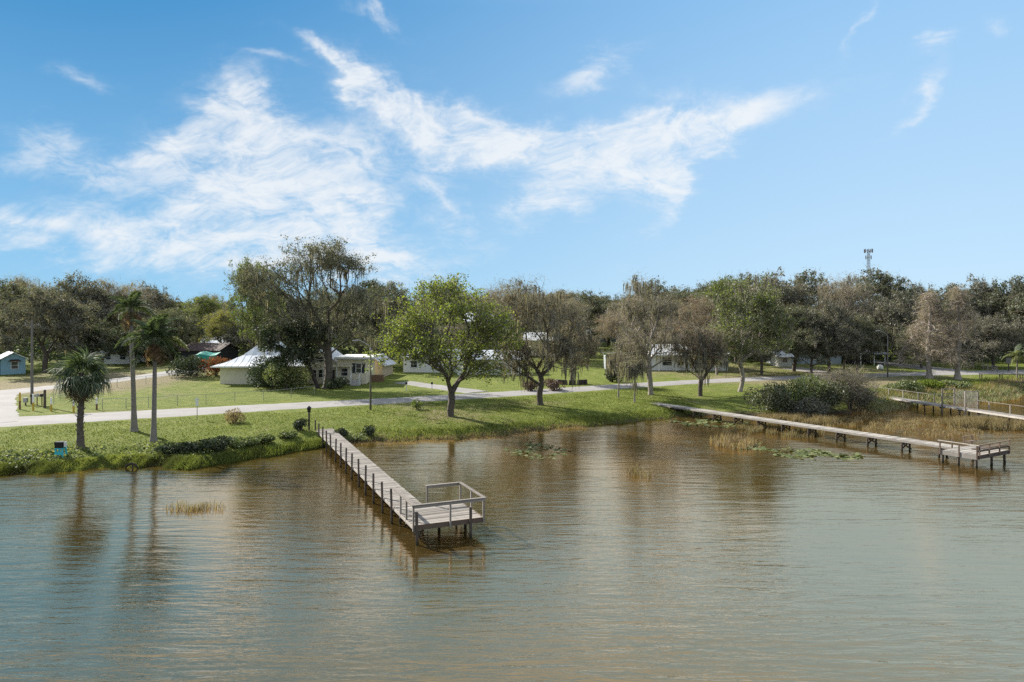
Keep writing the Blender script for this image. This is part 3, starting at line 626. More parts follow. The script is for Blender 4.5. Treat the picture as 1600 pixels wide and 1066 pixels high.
# ---- shrubs
def shrub_mesh(seed, r, h, n, size, mat, lobes=9, aspect=.6):
    rng = np.random.default_rng(seed); c = rng.uniform(-1, 1, (lobes, 3)) * np.array([r * .62, r * .62, 0]); c[:, 2] = h * rng.uniform(.3, .68, lobes) * (1 - .45 * (np.hypot(c[:, 0], c[:, 1]) / r) ** 2)
    k = rng.integers(0, lobes, n); d = unit(rng, n) * (rng.uniform(.35, 1, n) ** .5)[:, None] * np.array([r * .48, r * .48, h * .34]); p = c[k] + d
    p[:, 2] = np.maximum(p[:, 2], .04 * h); return quad_mesh('foliage', leaf_quads(rng, p, size, aspect), M[mat])
def stems_mesh(seed, r, h, n=9):
    rg = random.Random(seed); b = MB()
    for _ in range(n):
        a = rg.uniform(0, 6.28); q = rg.uniform(.2, .65) * r
        b.tube([(0.1 * math.cos(a), .1 * math.sin(a), -.15), (q * .5 * math.cos(a), q * .5 * math.sin(a), h * .4), (q * math.cos(a), q * math.sin(a), h * .75)], [.04, .03, .012], 4)
    return b.mesh('stems', M['bark'])
def shrub(name, label, px, py, r, h, mat, n=2500, size=.2, seed=0, cat='shrub', group=None, loc=None):
    p = loc or G(px, py); t_ = thing(name, label, cat, p, 0, group)
    link('foliage', shrub_mesh(seed + int(px), r, h, n, size, mat), t_); link('stems', stems_mesh(seed + int(px), r, h), t_); return t_
SH = [('waterside_shrub','dark low shrub at the left end of the waterside thicket below the feather palms',262,709,1.2,.8,'dense',1500,.16),
 ('waterside_shrub','round dark shrub on the bank, second in the row below the feather palms',292,706,1.5,1.0,'dense',2200,.16),
 ('waterside_shrub','largest dark shrub of the row on the bank left of the near dock',338,702,1.8,1.2,'dense',2800,.16),
 ('waterside_shrub','dark leafy shrub on the bank under the pale flowering bush',378,697,1.5,.9,'weed',2400,.16),
 ('waterside_shrub','low grey-green shrub midway between the pale bush and the near dock',415,690,1.3,.75,'weed',2200,.16),
 ('waterside_shrub','low grey-green shrub just left of the near dock',452,684,1.2,.7,'weed',2000,.15),
 ('waterside_shrub','dark tufted shrub beside the lantern post of the near dock',470,672,.9,1.2,'dense',1100,.15),
 ('waterside_shrub','small round dark shrub just right of the near dock',533,681,.7,.85,'dense',900,.14),
 ('waterside_shrub','flat dark weed patch right of the near dock',556,686,1.5,.6,'weed',1300,.15),
 ('waterside_shrub','dark pointed shrub on the bank midway to the sycamore',578,681,.8,1.1,'dense',1000,.14),
 ('pale_bush','pale cream-brown flowering bush at the road edge',366,661,1.25,1.55,'reed',1500,.13),
 ('dark_bush','large dark round bush beside the side road, left of the red blooms',298,588,3.1,4.6,'dense',4200,.26),
 ('red_flowering_bush','red and green flowering bush left of the pyramid roof',338,588,3.0,3.9,'red_flower',3600,.24),
 ('magnolia_bush','glossy dark green bushy tree covering the front of the cream house',426,606,3.9,5.8,'dense',7200,.26),
 ('magnolia_bush','lighter green clipped bush standing right of the dark magnolia',448,609,3.2,5.0,'weed',5200,.24),
 ('dark_hedge','dark hedge under the shuttered windows of the cream house',528,607,2.3,2.0,'dense',2400,.2),
 ('boxed_hedge','dark clipped boxy hedge by the road before the grey carport',957,597,1.8,2.6,'dense',2600,.2),
 ('maroon_shrub','maroon rounded shrub at the road edge left of the mossy tree trunk',830,611,1.5,1.9,'purple_leaf',1800,.18),
 ('maroon_shrub','maroon rounded shrub at the road edge right of the mossy tree trunk',864,610,2.0,2.0,'purple_leaf',2200,.18),
 ('roadside_sprig','wispy green sprig at the road edge by the sycamore',652,640,.8,1.5,'green',500,.16),
 ('thicket_bush','dark leafy bush at the left end of the big waterside thicket',1204,642,3.2,3.8,'oak',4600,.22),
 ('thicket_bush','tall glossy bush in the middle of the big waterside thicket',1250,640,3.8,5.2,'weed',5200,.24),
 ('thicket_bush','dark green bush at the right half of the big waterside thicket',1296,641,3.4,4.4,'oak',4800,.22),
 ('thicket_bush','brown-green low bush at the front of the big waterside thicket',1262,650,2.8,2.6,'oak_grey',3600,.2),
 ('thicket_bush','reddish-brown bush where the far dock leaves the thicket',1342,637,2.7,3.0,'oak_grey',3200,.2),
 ('bank_bush','rough green bush on the bank before the right street lamp',1412,612,2.6,1.9,'weed',2600,.22),
 ('bank_bush','rough green bush on the bank below the left cypress',1446,608,2.4,1.7,'grass_dark',2400,.22),
 ('bank_bush','olive bush on the bank below the right cypress',1490,607,2.4,1.4,'weed',2200,.22)]
for i, (nm, lab, px, py, r, h, mt, n_, sz) in enumerate(SH): shrub(nm, lab, px, py, r, h, mt, n_, sz, 200 + i * 7, group='shrubs along the shore and houses')
p = G(1328, 641); t_ = thing('twiggy_bush', 'bare grey twiggy bush sticking out above the thicket by the far dock', 'shrub', p)
rng = np.random.default_rng(77); bt = np.array([(rng.normal(0, 1.9), rng.normal(0, 1.2), rng.uniform(1.5, 4.6)) for _ in range(160)])
link('stems', stems_mesh(77, 2.5, 5.2, 16), t_); link('twigs', twig_mesh(rng, bt, 4200, 1.5, .03, M['moss'], -.1, 'twigs'), t_)
# understory under the far trees: an uncountable mass of leaves
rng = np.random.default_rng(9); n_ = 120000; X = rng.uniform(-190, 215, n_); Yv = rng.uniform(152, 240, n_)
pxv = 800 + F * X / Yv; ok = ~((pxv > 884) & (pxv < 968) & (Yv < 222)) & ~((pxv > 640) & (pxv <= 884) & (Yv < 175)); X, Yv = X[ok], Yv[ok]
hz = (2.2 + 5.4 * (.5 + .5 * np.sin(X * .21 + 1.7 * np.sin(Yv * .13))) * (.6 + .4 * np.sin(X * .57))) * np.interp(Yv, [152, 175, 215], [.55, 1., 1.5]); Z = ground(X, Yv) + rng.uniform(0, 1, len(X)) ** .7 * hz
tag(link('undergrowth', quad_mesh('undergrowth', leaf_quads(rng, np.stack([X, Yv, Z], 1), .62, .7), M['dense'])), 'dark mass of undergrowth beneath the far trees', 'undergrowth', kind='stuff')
# far-off wood closing the horizon
rng = np.random.default_rng(10); Vs = []
for i in range(110):
    a = rng.uniform(-1.05, 1.05); Yc = rng.uniform(245, 420); xc = a * Yc; h = rng.uniform(11, 15) * (Yc / 300) ** .5; z0 = gz(xc, Yc); k = 900
    d = unit(rng, k) * (rng.uniform(.3, 1, k) ** .4)[:, None]; d[:, 2] = np.abs(d[:, 2]) if i % 3 else d[:, 2]
    lob = rng.normal(0, 1, (9, 3)) * np.array([3.8, 3.8, 1.6]); pp = lob[rng.integers(0, 9, k)] + d * np.array([4, 4, 3.]) + np.array([xc, Yc, z0 + h * .62])
    pp[:220, 2] = z0 + rng.uniform(0, h * .6, 220); Vs.append(leaf_quads(rng, pp, 1.1, .7))
tag(link('far_wood', quad_mesh('far_wood', np.concatenate(Vs), M['oak'])), 'far-off wood closing the horizon behind the houses', 'wood', kind='stuff')
# ------------------------------------------------------------------ palms
def fan_leaf(seed, r=1.05, droop=.35, mat='palm', n=26):
    """costapalmate leaf: stalk along +X, then a pleated fan of long segments"""
    rg = random.Random(seed); V = []; Fq = []; Ft = []
    def add(pts): k = len(V); V.extend(pts); return k
    st = 1.0
    k = add([(0, -.025, 0), (0, .025, 0), (st, .018, .12), (st, -.018, .12)]); Fq.append((k, k + 1, k + 2, k + 3))
    for i in range(n):
        a = R(-128 + 256 * i / (n - 1)) + rg.uniform(-.05, .05); L = r * (1 - .22 * abs(a) / 2.2) * rg.uniform(.75, 1.2); w_ = .042
        dx_, dy_ = math.cos(a), math.sin(a); sx, sy = -dy_ * w_, dx_ * w_
        m_ = (st + dx_ * L * .55, dy_ * L * .55, .12 + .05 - droop * .18 - abs(dy_) * .10); e = (st + dx_ * L * .95, dy_ * L, .12 - droop * rg.uniform(.7, 1.3) - abs(dy_) * .22)
        k = add([(st, 0, .12), (m_[0] + sx, m_[1] + sy, m_[2]), (m_[0] - sx, m_[1] - sy, m_[2]), e]); Fq.append((k, k + 2, k + 3, k + 1))
    return fastmesh('frond', np.array(V), [np.array(Fq)], M[mat])
def feather_leaf(seed, L=3.4, droop=1.0, mat='palm', n=44):
    rg = random.Random(seed); V = []; Fq = []
    def rib(s): return Vector((L * (s - .16 * droop * s * s), 0, L * (.42 * s - .62 * droop * s * s)))
    for i in range(10):
        a, b = rib(i / 10), rib((i + 1) / 10); w0, w1 = .035 * (1 - i / 11), .035 * (1 - (i + 1) / 11); k = len(V)
        V += [(a.x, -w0, a.z), (a.x, w0, a.z), (b.x, w1, b.z), (b.x, -w1, b.z)]; Fq.append((k, k + 1, k + 2, k + 3))
    for i in range(n):
        s = .14 + .86 * i / (n - 1); p = rib(s); ll = .85 * math.sin(math.pi * min(1, .18 + s * .80)) ** .6 * rg.uniform(.85, 1.1)
        for sg in (-1, 1):
            d = Vector((.42, sg * .75, rg.uniform(-.55, .12))).normalized(); e = p + d * ll + Vector((0, 0, -.22 * ll)); m_ = p + d * ll * .5; k = len(V)
            V += [tuple(p), (m_.x + .06, m_.y, m_.z), tuple(e), (m_.x - .06, m_.y, m_.z)]; Fq.append((k, k + 1, k + 2, k + 3))
    return fastmesh('frond', np.array(V), [np.array(Fq)], M[mat])
def trunk_mesh(pts, r0, r1, mat, ring=.0, n=26, k=10, flare=1.8):
    pts = curve(pts, n); b = MB(); rr = []
    for i in range(n):
        f = i / (n - 1); r = r0 + (r1 - r0) * f; r *= 1 + (flare - 1) * math.exp(-f * 14); rr.append(r * (1 + ring * (1 if i % 2 else -1)))
    b.tube(pts, rr, k); return b.mesh('trunk', M[mat], True)
FAN = [fan_leaf(i, 1.05 + .1 * (i % 3), .25 + .2 * i, 'palm') for i in range(4)]; FAN_D = [fan_leaf(9 + i, .95, 1.0, 'palm_dead') for i in range(2)]
FEA = [feather_leaf(i, 3.3 + .2 * i, 1.05 + .16 * i, 'palm', 52) for i in range(4)]; FEA_P = [feather_leaf(20 + i, 3.1, 1.35, 'palm_pale') for i in range(2)]; FEA_D = [feather_leaf(30 + i, 2.9, 1.1, 'palm_dead', 26) for i in range(2)]
def palm(name, label, base, top, bend, meshes, spec, r0, r1, mat, ring, sc_=1., group=None, boots=False):
    """spec: list of (count, pitch_lo, pitch_hi, mesh list)"""
    t_ = thing(name, label, 'palm', base, 0, group); h = top - base.z
    link('trunk', trunk_mesh([(0, 0, -.3), (bend[0], 0, h * .35), (bend[1], 0, h * .7), (bend[2], 0, h)], r0, r1, mat, ring), t_)
    rg = random.Random(int(base.x * 7)); g = 0
    for cnt, lo, hi, ms in spec:
        for i in range(cnt):
            a = g * 2.39996 + rg.uniform(-.2, .2); g += 1; pit = R(lo + (hi - lo) * (i + .5) / cnt + rg.uniform(-14, 14)); s = sc_ * rg.uniform(.72, 1.16)
            o_ = link('frond', ms[i % len(ms)], t_, (bend[2], 0, h - .15 + rg.uniform(-.25, .1)), (rg.uniform(-.3, .3), -pit, a), (s, s, s)); o_.rotation_mode = 'XYZ'
    if boots:
        for i in range(34):
            z = h * (.12 + .80 * i / 34); f = z / h; xx = np.interp(f, [0, .35, .7, 1], [0, *bend]); a = i * 2.4; b = MB()
            b.hull([(.0, -.06, 0), (.0, .06, 0), (.0, .04, .12), (.0, -.04, .12)], [(.17, -.03, .22), (.17, .03, .22), (.15, .02, .27), (.15, -.02, .27)])
            rr = r0 + (r1 - r0) * f; b.build('leaf_base', M['palm_bark'], t_, (xx + math.cos(a) * rr * .85, math.sin(a) * rr * .85, z), (0, 0, a))
    return t_
b_ = G(126, 700)
palm('cabbage_palm', 'short fan palm with dark shaggy trunk on the bank at left', b_, ZT(582, b_.y), (-.05, .1, .05), FAN, [(13, 25, 85, FAN[:2]), (16, -15, 30, FAN), (15, -62, -15, FAN[1:]), (7, -86, -60, FAN_D)], .26, .22, 'palm_bark', .07, 1.24, boots=True)
b_ = G(210, 674)
palm('feather_palm', 'taller feather palm with brown skirt, left of the pair beside the road', b_, ZT(480, b_.y), (-.1, -.25, -.35), FEA, [(9, 25, 80, FEA), (8, -10, 25, FEA + FEA_P[:1]), (5, -70, -40, FEA_D)], .24, .15, 'palm_grey', .02, .74)
b_ = G(240, 690)
palm('feather_palm', 'lower feather palm with fuller green crown, right of the pair', b_, ZT(528, b_.y), (.05, .1, .15), FEA, [(12, 30, 82, FEA), (11, -10, 30, FEA + FEA_P[:1]), (4, -78, -50, FEA_D)], .22, .15, 'palm_grey', .02, .92)
b_ = G(1589, 592)
palm('small_palm', 'small feather palm with a thin pale trunk at the right edge', b_, ZT(555, b_.y), (.0, .05, .05), FEA, [(9, 15, 75, FEA_P + FEA[:1]), (8, -35, 10, FEA_P)], .13, .11, 'palm_grey', .03, .80)

# ------------------------------------------------------------------ docks
def boxmesh(name, sx, sy, sz, mat):
    e = min(sx, sy, sz) * .12; b = MB(); x, y, z = sx / 2, sy / 2, sz / 2
    lo = [(-x, -y), (x, -y), (x, y), (-x, y)]; hi = [(-x + e, -y + e), (x - e, -y + e), (x - e, y - e), (-x + e, y - e)]
    b.hull([(p[0], p[1], -z) for p in lo], [(p[0], p[1], z - e) for p in lo]); b.f.pop(1)
    k = len(b.v); b.v += [(p[0], p[1], z) for p in hi]; b.f += [(4, 5, k + 1, k), (5, 6, k + 2, k + 1), (6, 7, k + 3, k + 2), (7, 4, k, k + 3), (k, k + 1, k + 2, k + 3)]
    return b.mesh(name, mat)
def dock_root(name, label, origin, along):
    """local +Y runs along the walkway towards the shore, local Z is height above the water"""
    rz = math.atan2(-along[0], along[1]); return thing(name, label, 'dock', (origin[0], origin[1], 0), rz)
rd = random.Random(3)
def planks(root, x0, x1, y0, y1, z, mat, pitch=.165, along_x=True):
    w_ = x1 - x0; me = boxmesh('plank', w_, pitch - .018, .045, mat); n = int((y1 - y0) / pitch)
    for i in range(n):
        link('plank', me, root, ((x0 + x1) / 2 + rd.uniform(-.03, .03), y0 + (i + .5) * pitch, z - .0225 + rd.uniform(-.009, .009)), (rd.uniform(-.01, .01), rd.uniform(-.006, .006), rd.uniform(-.012, .012)))
def post(root, x, y, z0, z1, r=.075, mat='post_dark', name='post'):
    b = MB(); b.tube([(0, 0, z0), (rd.uniform(-.02, .02), rd.uniform(-.03, .03), (z0 + z1) / 2), (rd.uniform(-.05, .05), rd.uniform(-.08, .08), z1)], [r * 1.05, r, r * .95], 8); return b.build(name, M[mat], root, (x, y, 0))
def sqpost(root, x, y, z0, z1, w_=.1, mat='rail_wood', name='rail_post'):
    return MB().box(-w_ / 2, w_ / 2, -w_ / 2, w_ / 2, z0, z1).build(name, M[mat], root, (x, y, 0))
def bar(root, a, b, w_, h_, mat='rail_wood', name='rail'): return MB().beam(a, b, w_, h_).build(name, M[mat], root)
# near dock
AL = (-.404, .915); DZ = .95
d1 = dock_root('wooden_dock', 'long grey wooden dock with bare posts and a railed end platform, nearest the camera', (-5.05, 34.9), AL)
W1 = 1.62; PW, PLn, LEN = 3.80, 3.75, 35.2
planks(d1, 0, PW, 0, PLn, DZ, M['dock_wood']); planks(d1, 0, W1, PLn + .02, LEN, DZ, M['dock_wood'])
for x in (.06, W1 - .06, PW - .06):
    bar(d1, (x, .05, DZ - .145), (x, (LEN if x < 2 else PLn) - .05, DZ - .145), .06, .19, 'dock_wood', 'stringer')
bar(d1, (-.03, -.04, DZ - .12), (PW + .03, -.04, DZ - .12), .06, .26, 'brown_wood', 'fascia'); bar(d1, (PW + .035, 0, DZ - .12), (PW + .035, PLn, DZ - .12), .055, .24, 'brown_wood', 'fascia')
bar(d1, (-.035, 0, DZ - .10), (-.035, LEN, DZ - .10), .05, .15, 'dock_pale', 'fascia')
rz_ = DZ + 1.06
for y in (1.25, 2.45): sqpost(d1, -.02, y, DZ - .25, rz_ - .02, .09)
for (x, y) in ((-.02, -.10), (1.95, -.12), (PW + .02, -.10), (PW + .06, PLn * .5), (PW + .06, PLn - .05), (1.85, PLn - .05)): sqpost(d1, x, y, DZ - .28, rz_ - .02, .095)
bar(d1, (-.14, -.14, rz_), (PW + .16, -.14, rz_), .16, .05); bar(d1, (-.0, -.17, rz_ - .095), (PW + .1, -.17, rz_ - .095), .04, .13)
bar(d1, (-.03, -.05, rz_ + .003), (-.03, 3.9, rz_ + .003), .20, .05); bar(d1, (PW + .05, -.05, rz_ + .003), (PW + .05, PLn + .05, rz_ + .003), .18, .05)
bar(d1, (1.78, PLn - .02, rz_ + .001), (PW - .04, PLn - .02, rz_ + .001), .13, .05); bar(d1, (1.80, PLn - .06, rz_ - .09), (PW, PLn - .06, rz_ - .09), .04, .11)
for (x, y, z1) in ((.13, -.22, DZ + .72), (3.05, -.22, DZ + .66)): post(d1, x, y, -1.6, z1, .085)
for (x, y) in ((.3, PLn), (2.0, 1.9), (PW - .3, PLn - .4), (PW - .4, 1.6)): post(d1, x, y, -1.6, DZ - .25, .085)
yy_ = 3.95; i = 0
while yy_ < LEN - .2:
    post(d1, -.13, yy_, -1.6, DZ + .98 + rd.uniform(-.06, .05), .07); post(d1, W1 + .02, yy_, -1.6, DZ - .05, .07)
    bar(d1, (-.1, yy_ + .1, DZ - .30), (W1 + .05, yy_ + .1, DZ - .30), .05, .14, 'post_dark', 'cross_beam'); yy_ += 2.37
lp = thing('lantern_post', 'dark post with a lantern box at the shore end of the near dock', 'lamp post', G(483, 672))
MB().box(-.07, .07, -.07, .07, -.4, 1.75).build('post', M['post_dark'], lp); MB().box(-.14, .14, -.14, .14, 1.75, 1.80).build('collar', M['black'], lp)
MB().hull([(-.11, -.11, 1.80), (.11, -.11, 1.80), (.11, .11, 1.80), (-.11, .11, 1.80)], [(-.17, -.17, 2.12), (.17, -.17, 2.12), (.17, .17, 2.12), (-.17, .17, 2.12)]).build('lantern', M['black'], lp)
MB().hull([(-.2, -.2, 2.12), (.2, -.2, 2.12), (.2, .2, 2.12), (-.2, .2, 2.12)], [(-.03, -.03, 2.34), (.03, -.03, 2.34), (.03, .03, 2.34), (-.03, .03, 2.34)]).build('lantern_cap', M['black'], lp)
# middle dock
A2 = (-.5, .866); D2 = 1.05
d2 = dock_root('wooden_dock', 'long low dock on dark braced bents with a small railed platform at right', (36.2, 53.1), A2)
# local x runs to the right along the platform front, y towards the shore
PX, PY = 4.8, 2.75; wx0, wx1, L2 = 2.05, 3.45, 42.5
planks(d2, 0, PX, 0, PY, D2, M['dock_pale']); planks(d2, wx0, wx1, PY + .02, L2, D2, M['dock_pale'], .19)
bar(d2, (-.04, -.02, D2 - .16), (-.04, PY + .02, D2 - .16), .05, .36, 'dock_pale', 'fascia'); bar(d2, (0, -.04, D2 - .16), (PX, -.04, D2 - .16), .05, .30, 'post_dark', 'fascia')
bar(d2, (wx0 - .03, PY, D2 - .11), (wx0 - .03, L2, D2 - .11), .05, .17, 'dock_pale', 'stringer'); bar(d2, (wx1 + .03, PY, D2 - .11), (wx1 + .03, L2, D2 - .11), .05, .17, 'dock_wood', 'stringer')
for x, y in ((.08, PY - .1), (.08, PY * .52), (.1, .12), (2.3, .1), (PX - .3, .12), (PX - .2, PY - .2)): post(d2, x, y, -1.3, D2 - .18, .10, 'post_dark', 'piling')
r2 = D2 + .78
for y in (-.02, 1.3, PY): sqpost(d2, -.08, y, D2 - .3, r2, .09, 'brown_wood')
bar(d2, (-.08, -.15, r2), (-.08, PY + .15, r2), .14, .045, 'dock_pale')
for x in (.12, 1.6, 3.2, PX - .05): sqpost(d2, x, -.09, D2 - .3, r2, .09, 'brown_wood')
bar(d2, (0.0, -.09, r2 + .02), (PX + .1, -.09, r2 + .02), .12, .045, 'brown_wood'); bar(d2, (.05, .28, D2 + .42), (PX - .1, .28, D2 + .42), .40, .05, 'brown_wood', 'bench_seat')
bar(d2, (.05, .0, D2 + .30), (PX, .0, D2 + .30), .04, .16, 'brown_wood')
for x in (3.55, PX - .05): sqpost(d2, x, PY - .02, D2 - .3, r2, .09, 'brown_wood')
sqpost(d2, wx0 - .35, PY - .02, D2 - .3, r2, .09, 'brown_wood'); bar(d2, (3.4, PY, r2 + .02), (PX + .05, PY, r2 + .02), .12, .045, 'brown_wood')
bar(d2, (3.5, PY - .3, D2 + .42), (PX - .15, PY - .3, D2 + .42), .38, .05, 'brown_wood', 'bench_seat')
for i in range(11):
    y = 4.0 + i * 3.15
    for x in (wx0 + .08, wx1 - .08): post(d2, x, y, -1.2, D2 - .2, .085, 'post_dark', 'piling')
    bar(d2, (wx0 - .1, y - .1, D2 - .28), (wx1 + .1, y - .1, D2 - .28), .06, .18, 'post_dark', 'cross_beam'); bar(d2, (wx0 + .05, y + .1, D2 - .9), (wx1 - .05, y + .1, D2 - .35), .05, .12, 'post_dark', 'brace')
    bar(d2, (wx0 + .05, y - .12, D2 - .35), (wx1 - .05, y - .12, D2 - .9), .05, .12, 'post_dark', 'brace')
# far dock with the gate
A3 = Vector((-.155, .988)).normalized(); D3 = 1.0
d3 = dock_root('gated_dock', 'far dock with one handrail and a mesh gate frame, at the right behind the reeds', (57.7, 66.0), A3)
L3 = 39.0; W3 = 1.5
planks(d3, 0, W3, 0, L3, D3, M['dock_wood'], .19)
bar(d3, (-.03, 0, D3 - .10), (-.03, L3, D3 - .10), .05, .20, 'dock_pale', 'stringer'); bar(d3, (W3 + .03, 0, D3 - .1), (W3 + .03, L3, D3 - .1), .05, .18, 'dock_wood', 'stringer')
gy0, gy1 = 17.0, 20.6
for i in range(14):
    y = 1.0 + i * 2.85
    post(d3, .1, y, -1.3, D3 - .1, .085, 'post_dark', 'piling'); post(d3, W3 - .1, y, -1.3, D3 - .1, .085, 'post_dark', 'piling')
    bar(d3, (-.08, y + .09, D3 - .3), (W3 + .08, y + .09, D3 - .3), .06, .18, 'post_dark', 'cross_beam')
    if not gy0 - .6 < y < gy1 + .6: sqpost(d3, W3 + .02, y, D3 - .2, D3 + 1.02, .09)
bar(d3, (W3 + .02, .0, D3 + 1.05), (W3 + .02, gy0, D3 + 1.05), .13, .05); bar(d3, (W3 + .02, gy1, D3 + 1.05), (W3 + .02, L3 + 4, D3 + 1.05), .13, .05)
for x, y in ((-.12, gy0), (-.12, gy1), (W3 + .12, gy0), (W3 + .12, gy1)): sqpost(d3, x, y, -1.2 if x < 0 else D3 - .2, D3 + 2.15, .12, 'rail_wood', 'gate_post')
for y in (gy0, gy1):
    bar(d3, (-.12, y, D3 + 2.12), (W3 + .12, y, D3 + 2.12), .07, .09, 'rail_wood', 'gate_beam')
    for z in (.45, .95, 1.5): bar(d3, (-.1, y, D3 + z), (W3 + .1, y, D3 + z), .04, .05, 'rail_wood', 'gate_rung')
b = MB()
for i in range(26): y = gy0 + (gy1 - gy0) * i / 25; b.box(W3 + .115, W3 + .125, y - .012, y + .012, D3 + .1, D3 + 2.05)
for i in range(15): z = D3 + .1 + 1.95 * i / 14; b.box(W3 + .117, W3 + .123, gy0, gy1, z - .012, z + .012)
tag(b.build('mesh_panel', M['galv'], d3), kind='stuff')
# short brown boardwalk on the far right bank
q0 = G(1529, 594); d4 = dock_root('brown_boardwalk', 'short dark brown boardwalk with railing at the far right bank', (q0.x + 17, q0.y - 7.5), Vector((-17, 7.5)).normalized()); z4 = 1.5
planks(d4, 0, 1.6, 0, 18.4, z4, M['brown_wood'], .2)
for i in range(7):
    y = .4 + i * 2.95
    for x in (-.05, 1.65): sqpost(d4, x, y, -.8, z4 + 1.05, .14, 'brown_wood', 'post')
for x in (-.05, 1.65):
    bar(d4, (x, 0, z4 + 1.08), (x, 18.4, z4 + 1.08), .16, .06, 'brown_wood'); bar(d4, (x, 0, z4 - .13), (x, 18.4, z4 - .13), .07, .26, 'brown_wood', 'stringer')
# ------------------------------------------------------------------ houses
def win(root, x0, x1, z0, z1, y, mat='white', shutters=False, mull=True):
    """window in a wall facing local -Y at depth y"""
    f = MB(); w_ = .09
    f.box(x0 - w_, x1 + w_, y - .05, y + .02, z1, z1 + w_).box(x0 - w_, x1 + w_, y - .08, y + .02, z0 - w_, z0).box(x0 - w_, x0, y - .05, y + .02, z0, z1).box(x1, x1 + w_, y - .05, y + .02, z0, z1)
    if mull: f.box(x0, x1, y - .04, y + .01, (z0 + z1) / 2 - .03, (z0 + z1) / 2 + .03)
    fr = f.build('window', M[mat], root); MB().box(x0, x1, y - .012, y + .03, z0, z1).build('pane', M['glass'], fr)
    if shutters:
        for a, b in ((x0 - .62, x0 - .12), (x1 + .12, x1 + .62)): MB().box(a, b, y - .05, y - .003, z0 - .05, z1 + .05).build('shutter', M['shutter'], root)
def gable(root, x0, x1, y0, y1, z0, z1, over=.4, mat='metal_roof', along='x', th=.12, name='roof'):
    b = MB()
    if along == 'x':
        ym = (y0 + y1) / 2
        for ya, s in ((y0 - over, -1), (y1 + over, 1)):
            zz = z0 - (z1 - z0) * over / (ym - y0)
            b.hull([(x0 - over, ya, zz), (x1 + over, ya, zz), (x1 + over, ym, z1), (x0 - over, ym, z1)], [(x0 - over, ya, zz + th), (x1 + over, ya, zz + th), (x1 + over, ym, z1 + th), (x0 - over, ym, z1 + th)])
    else:
        xm = (x0 + x1) / 2
        for xa in (x0 - over, x1 + over):
            zz = z0 - (z1 - z0) * over / (xm - x0)
            b.hull([(xa, y0 - over, zz), (xa, y1 + over, zz), (xm, y1 + over, z1), (xm, y0 - over, z1)], [(xa, y0 - over, zz + th), (xa, y1 + over, zz + th), (xm, y1 + over, z1 + th), (xm, y0 - over, z1 + th)])
    rf = b.build(name, M[mat], root)
    s = MB(); n = int(((x1 - x0) if along == 'x' else (y1 - y0)) / 1.1)          # standing seams
    for i in range(n + 1):
        if along == 'x':
            x = x0 + (x1 - x0) * i / n
            for ya in (y0 - over, y1 + over): s.beam((x, ya, z0 - (z1 - z0) * over / ((y1 - y0) / 2) + th + .015), (x, (y0 + y1) / 2, z1 + th + .015), .04, .04)
        else:
            y = y0 + (y1 - y0) * i / n
            for xa in (x0 - over, x1 + over): s.beam((xa, y, z0 - (z1 - z0) * over / ((x1 - x0) / 2) + th + .015), ((x0 + x1) / 2, y, z1 + th + .015), .04, .04)
    s.build('roof_seams', M[mat], rf); return rf
def gwall(root, x0, x1, y0, y1, z0, ze, zr, mat, along='x', name='wall'):
    b = MB().box(x0, x1, y0, y1, z0, ze)
    if along == 'x': b.hull([(x0, y0, ze), (x0, y1, ze), (x0, (y0 + y1) / 2, zr)], [(x1, y0, ze), (x1, y1, ze), (x1, (y0 + y1) / 2, zr)])
    else: b.hull([(x0, y0, ze), (x1, y0, ze), ((x0 + x1) / 2, y0, zr)], [(x0, y1, ze), (x1, y1, ze), ((x0 + x1) / 2, y1, zr)])
    return b.build(name, M[mat], root)
# --- cream house with the pyramid roof
o_ = G(344, 600); h1 = thing('cream_house', 'cream house with a flared white pyramid roof and dark shuttered windows', 'house', o_, R(3))
W = 12.6; Hh = 3.0
MB().box(0, W, 0, 12, -.6, Hh).build('wall', M['cream'], h1)
prof = [(7.4, Hh - .12), (5.6, Hh + .45), (3.6, Hh + 1.5), (1.8, Hh + 3.1), (.25, Hh + 4.7)]; b = MB(); cx, cy = W / 2, 6.2
for (ra, za), (rb, zb) in zip(prof, prof[1:]):
    sq = lambda r, z: [(cx - r, cy - r, z), (cx + r, cy - r, z), (cx + r, cy + r, z), (cx - r, cy + r, z)]
    A_, B_ = sq(ra, za), sq(rb, zb)
    for i in range(4): j = (i + 1) % 4; b.face([A_[i], A_[j], B_[j], B_[i]])
b.face(sq(7.4, Hh - .12)); b.face(sq(.25, Hh + 4.7)); rf = b.build('roof', M['metal_roof'], h1)
s = MB()
for k in range(-6, 7):
    x = k * 1.05
    for (ra, za), (rb, zb) in zip(prof, prof[1:]):
        if abs(x) <= ra:
            f = 1 if abs(x) <= rb else (ra - abs(x)) / (ra - rb)
            s.beam((cx + x, cy - ra, za + .02), (cx + x, cy - ra + (ra - rb) * f, za + (zb - za) * f + .02), .04, .04)
            s.beam((cx - ra, cy + x, za + .02), (cx - ra + (ra - rb) * f, cy + x, za + (zb - za) * f + .02), .04, .04)
s.build('roof_seams', M['metal_roof'], rf); MB().box(cx - 7.42, cx + 7.42, cy - 7.43, cy - 7.36, Hh - .30, Hh - .08).build('fascia', M['white'], h1)
win(h1, 4.7, 5.7, 1.4, 2.4, 0)
MB().box(6.2, 6.3, -.012, .05, -.4, Hh - .1).build('wall_seam', M['white'], h1)
gwall(h1, W + .01, W + 6, 1.5, 11, -.6, 3.2, 5.4, 'cream', 'y', 'wall'); gable(h1, W + .01, W + 6, 1.5, 11, 3.2, 5.4, .5, 'metal_roof', 'y')
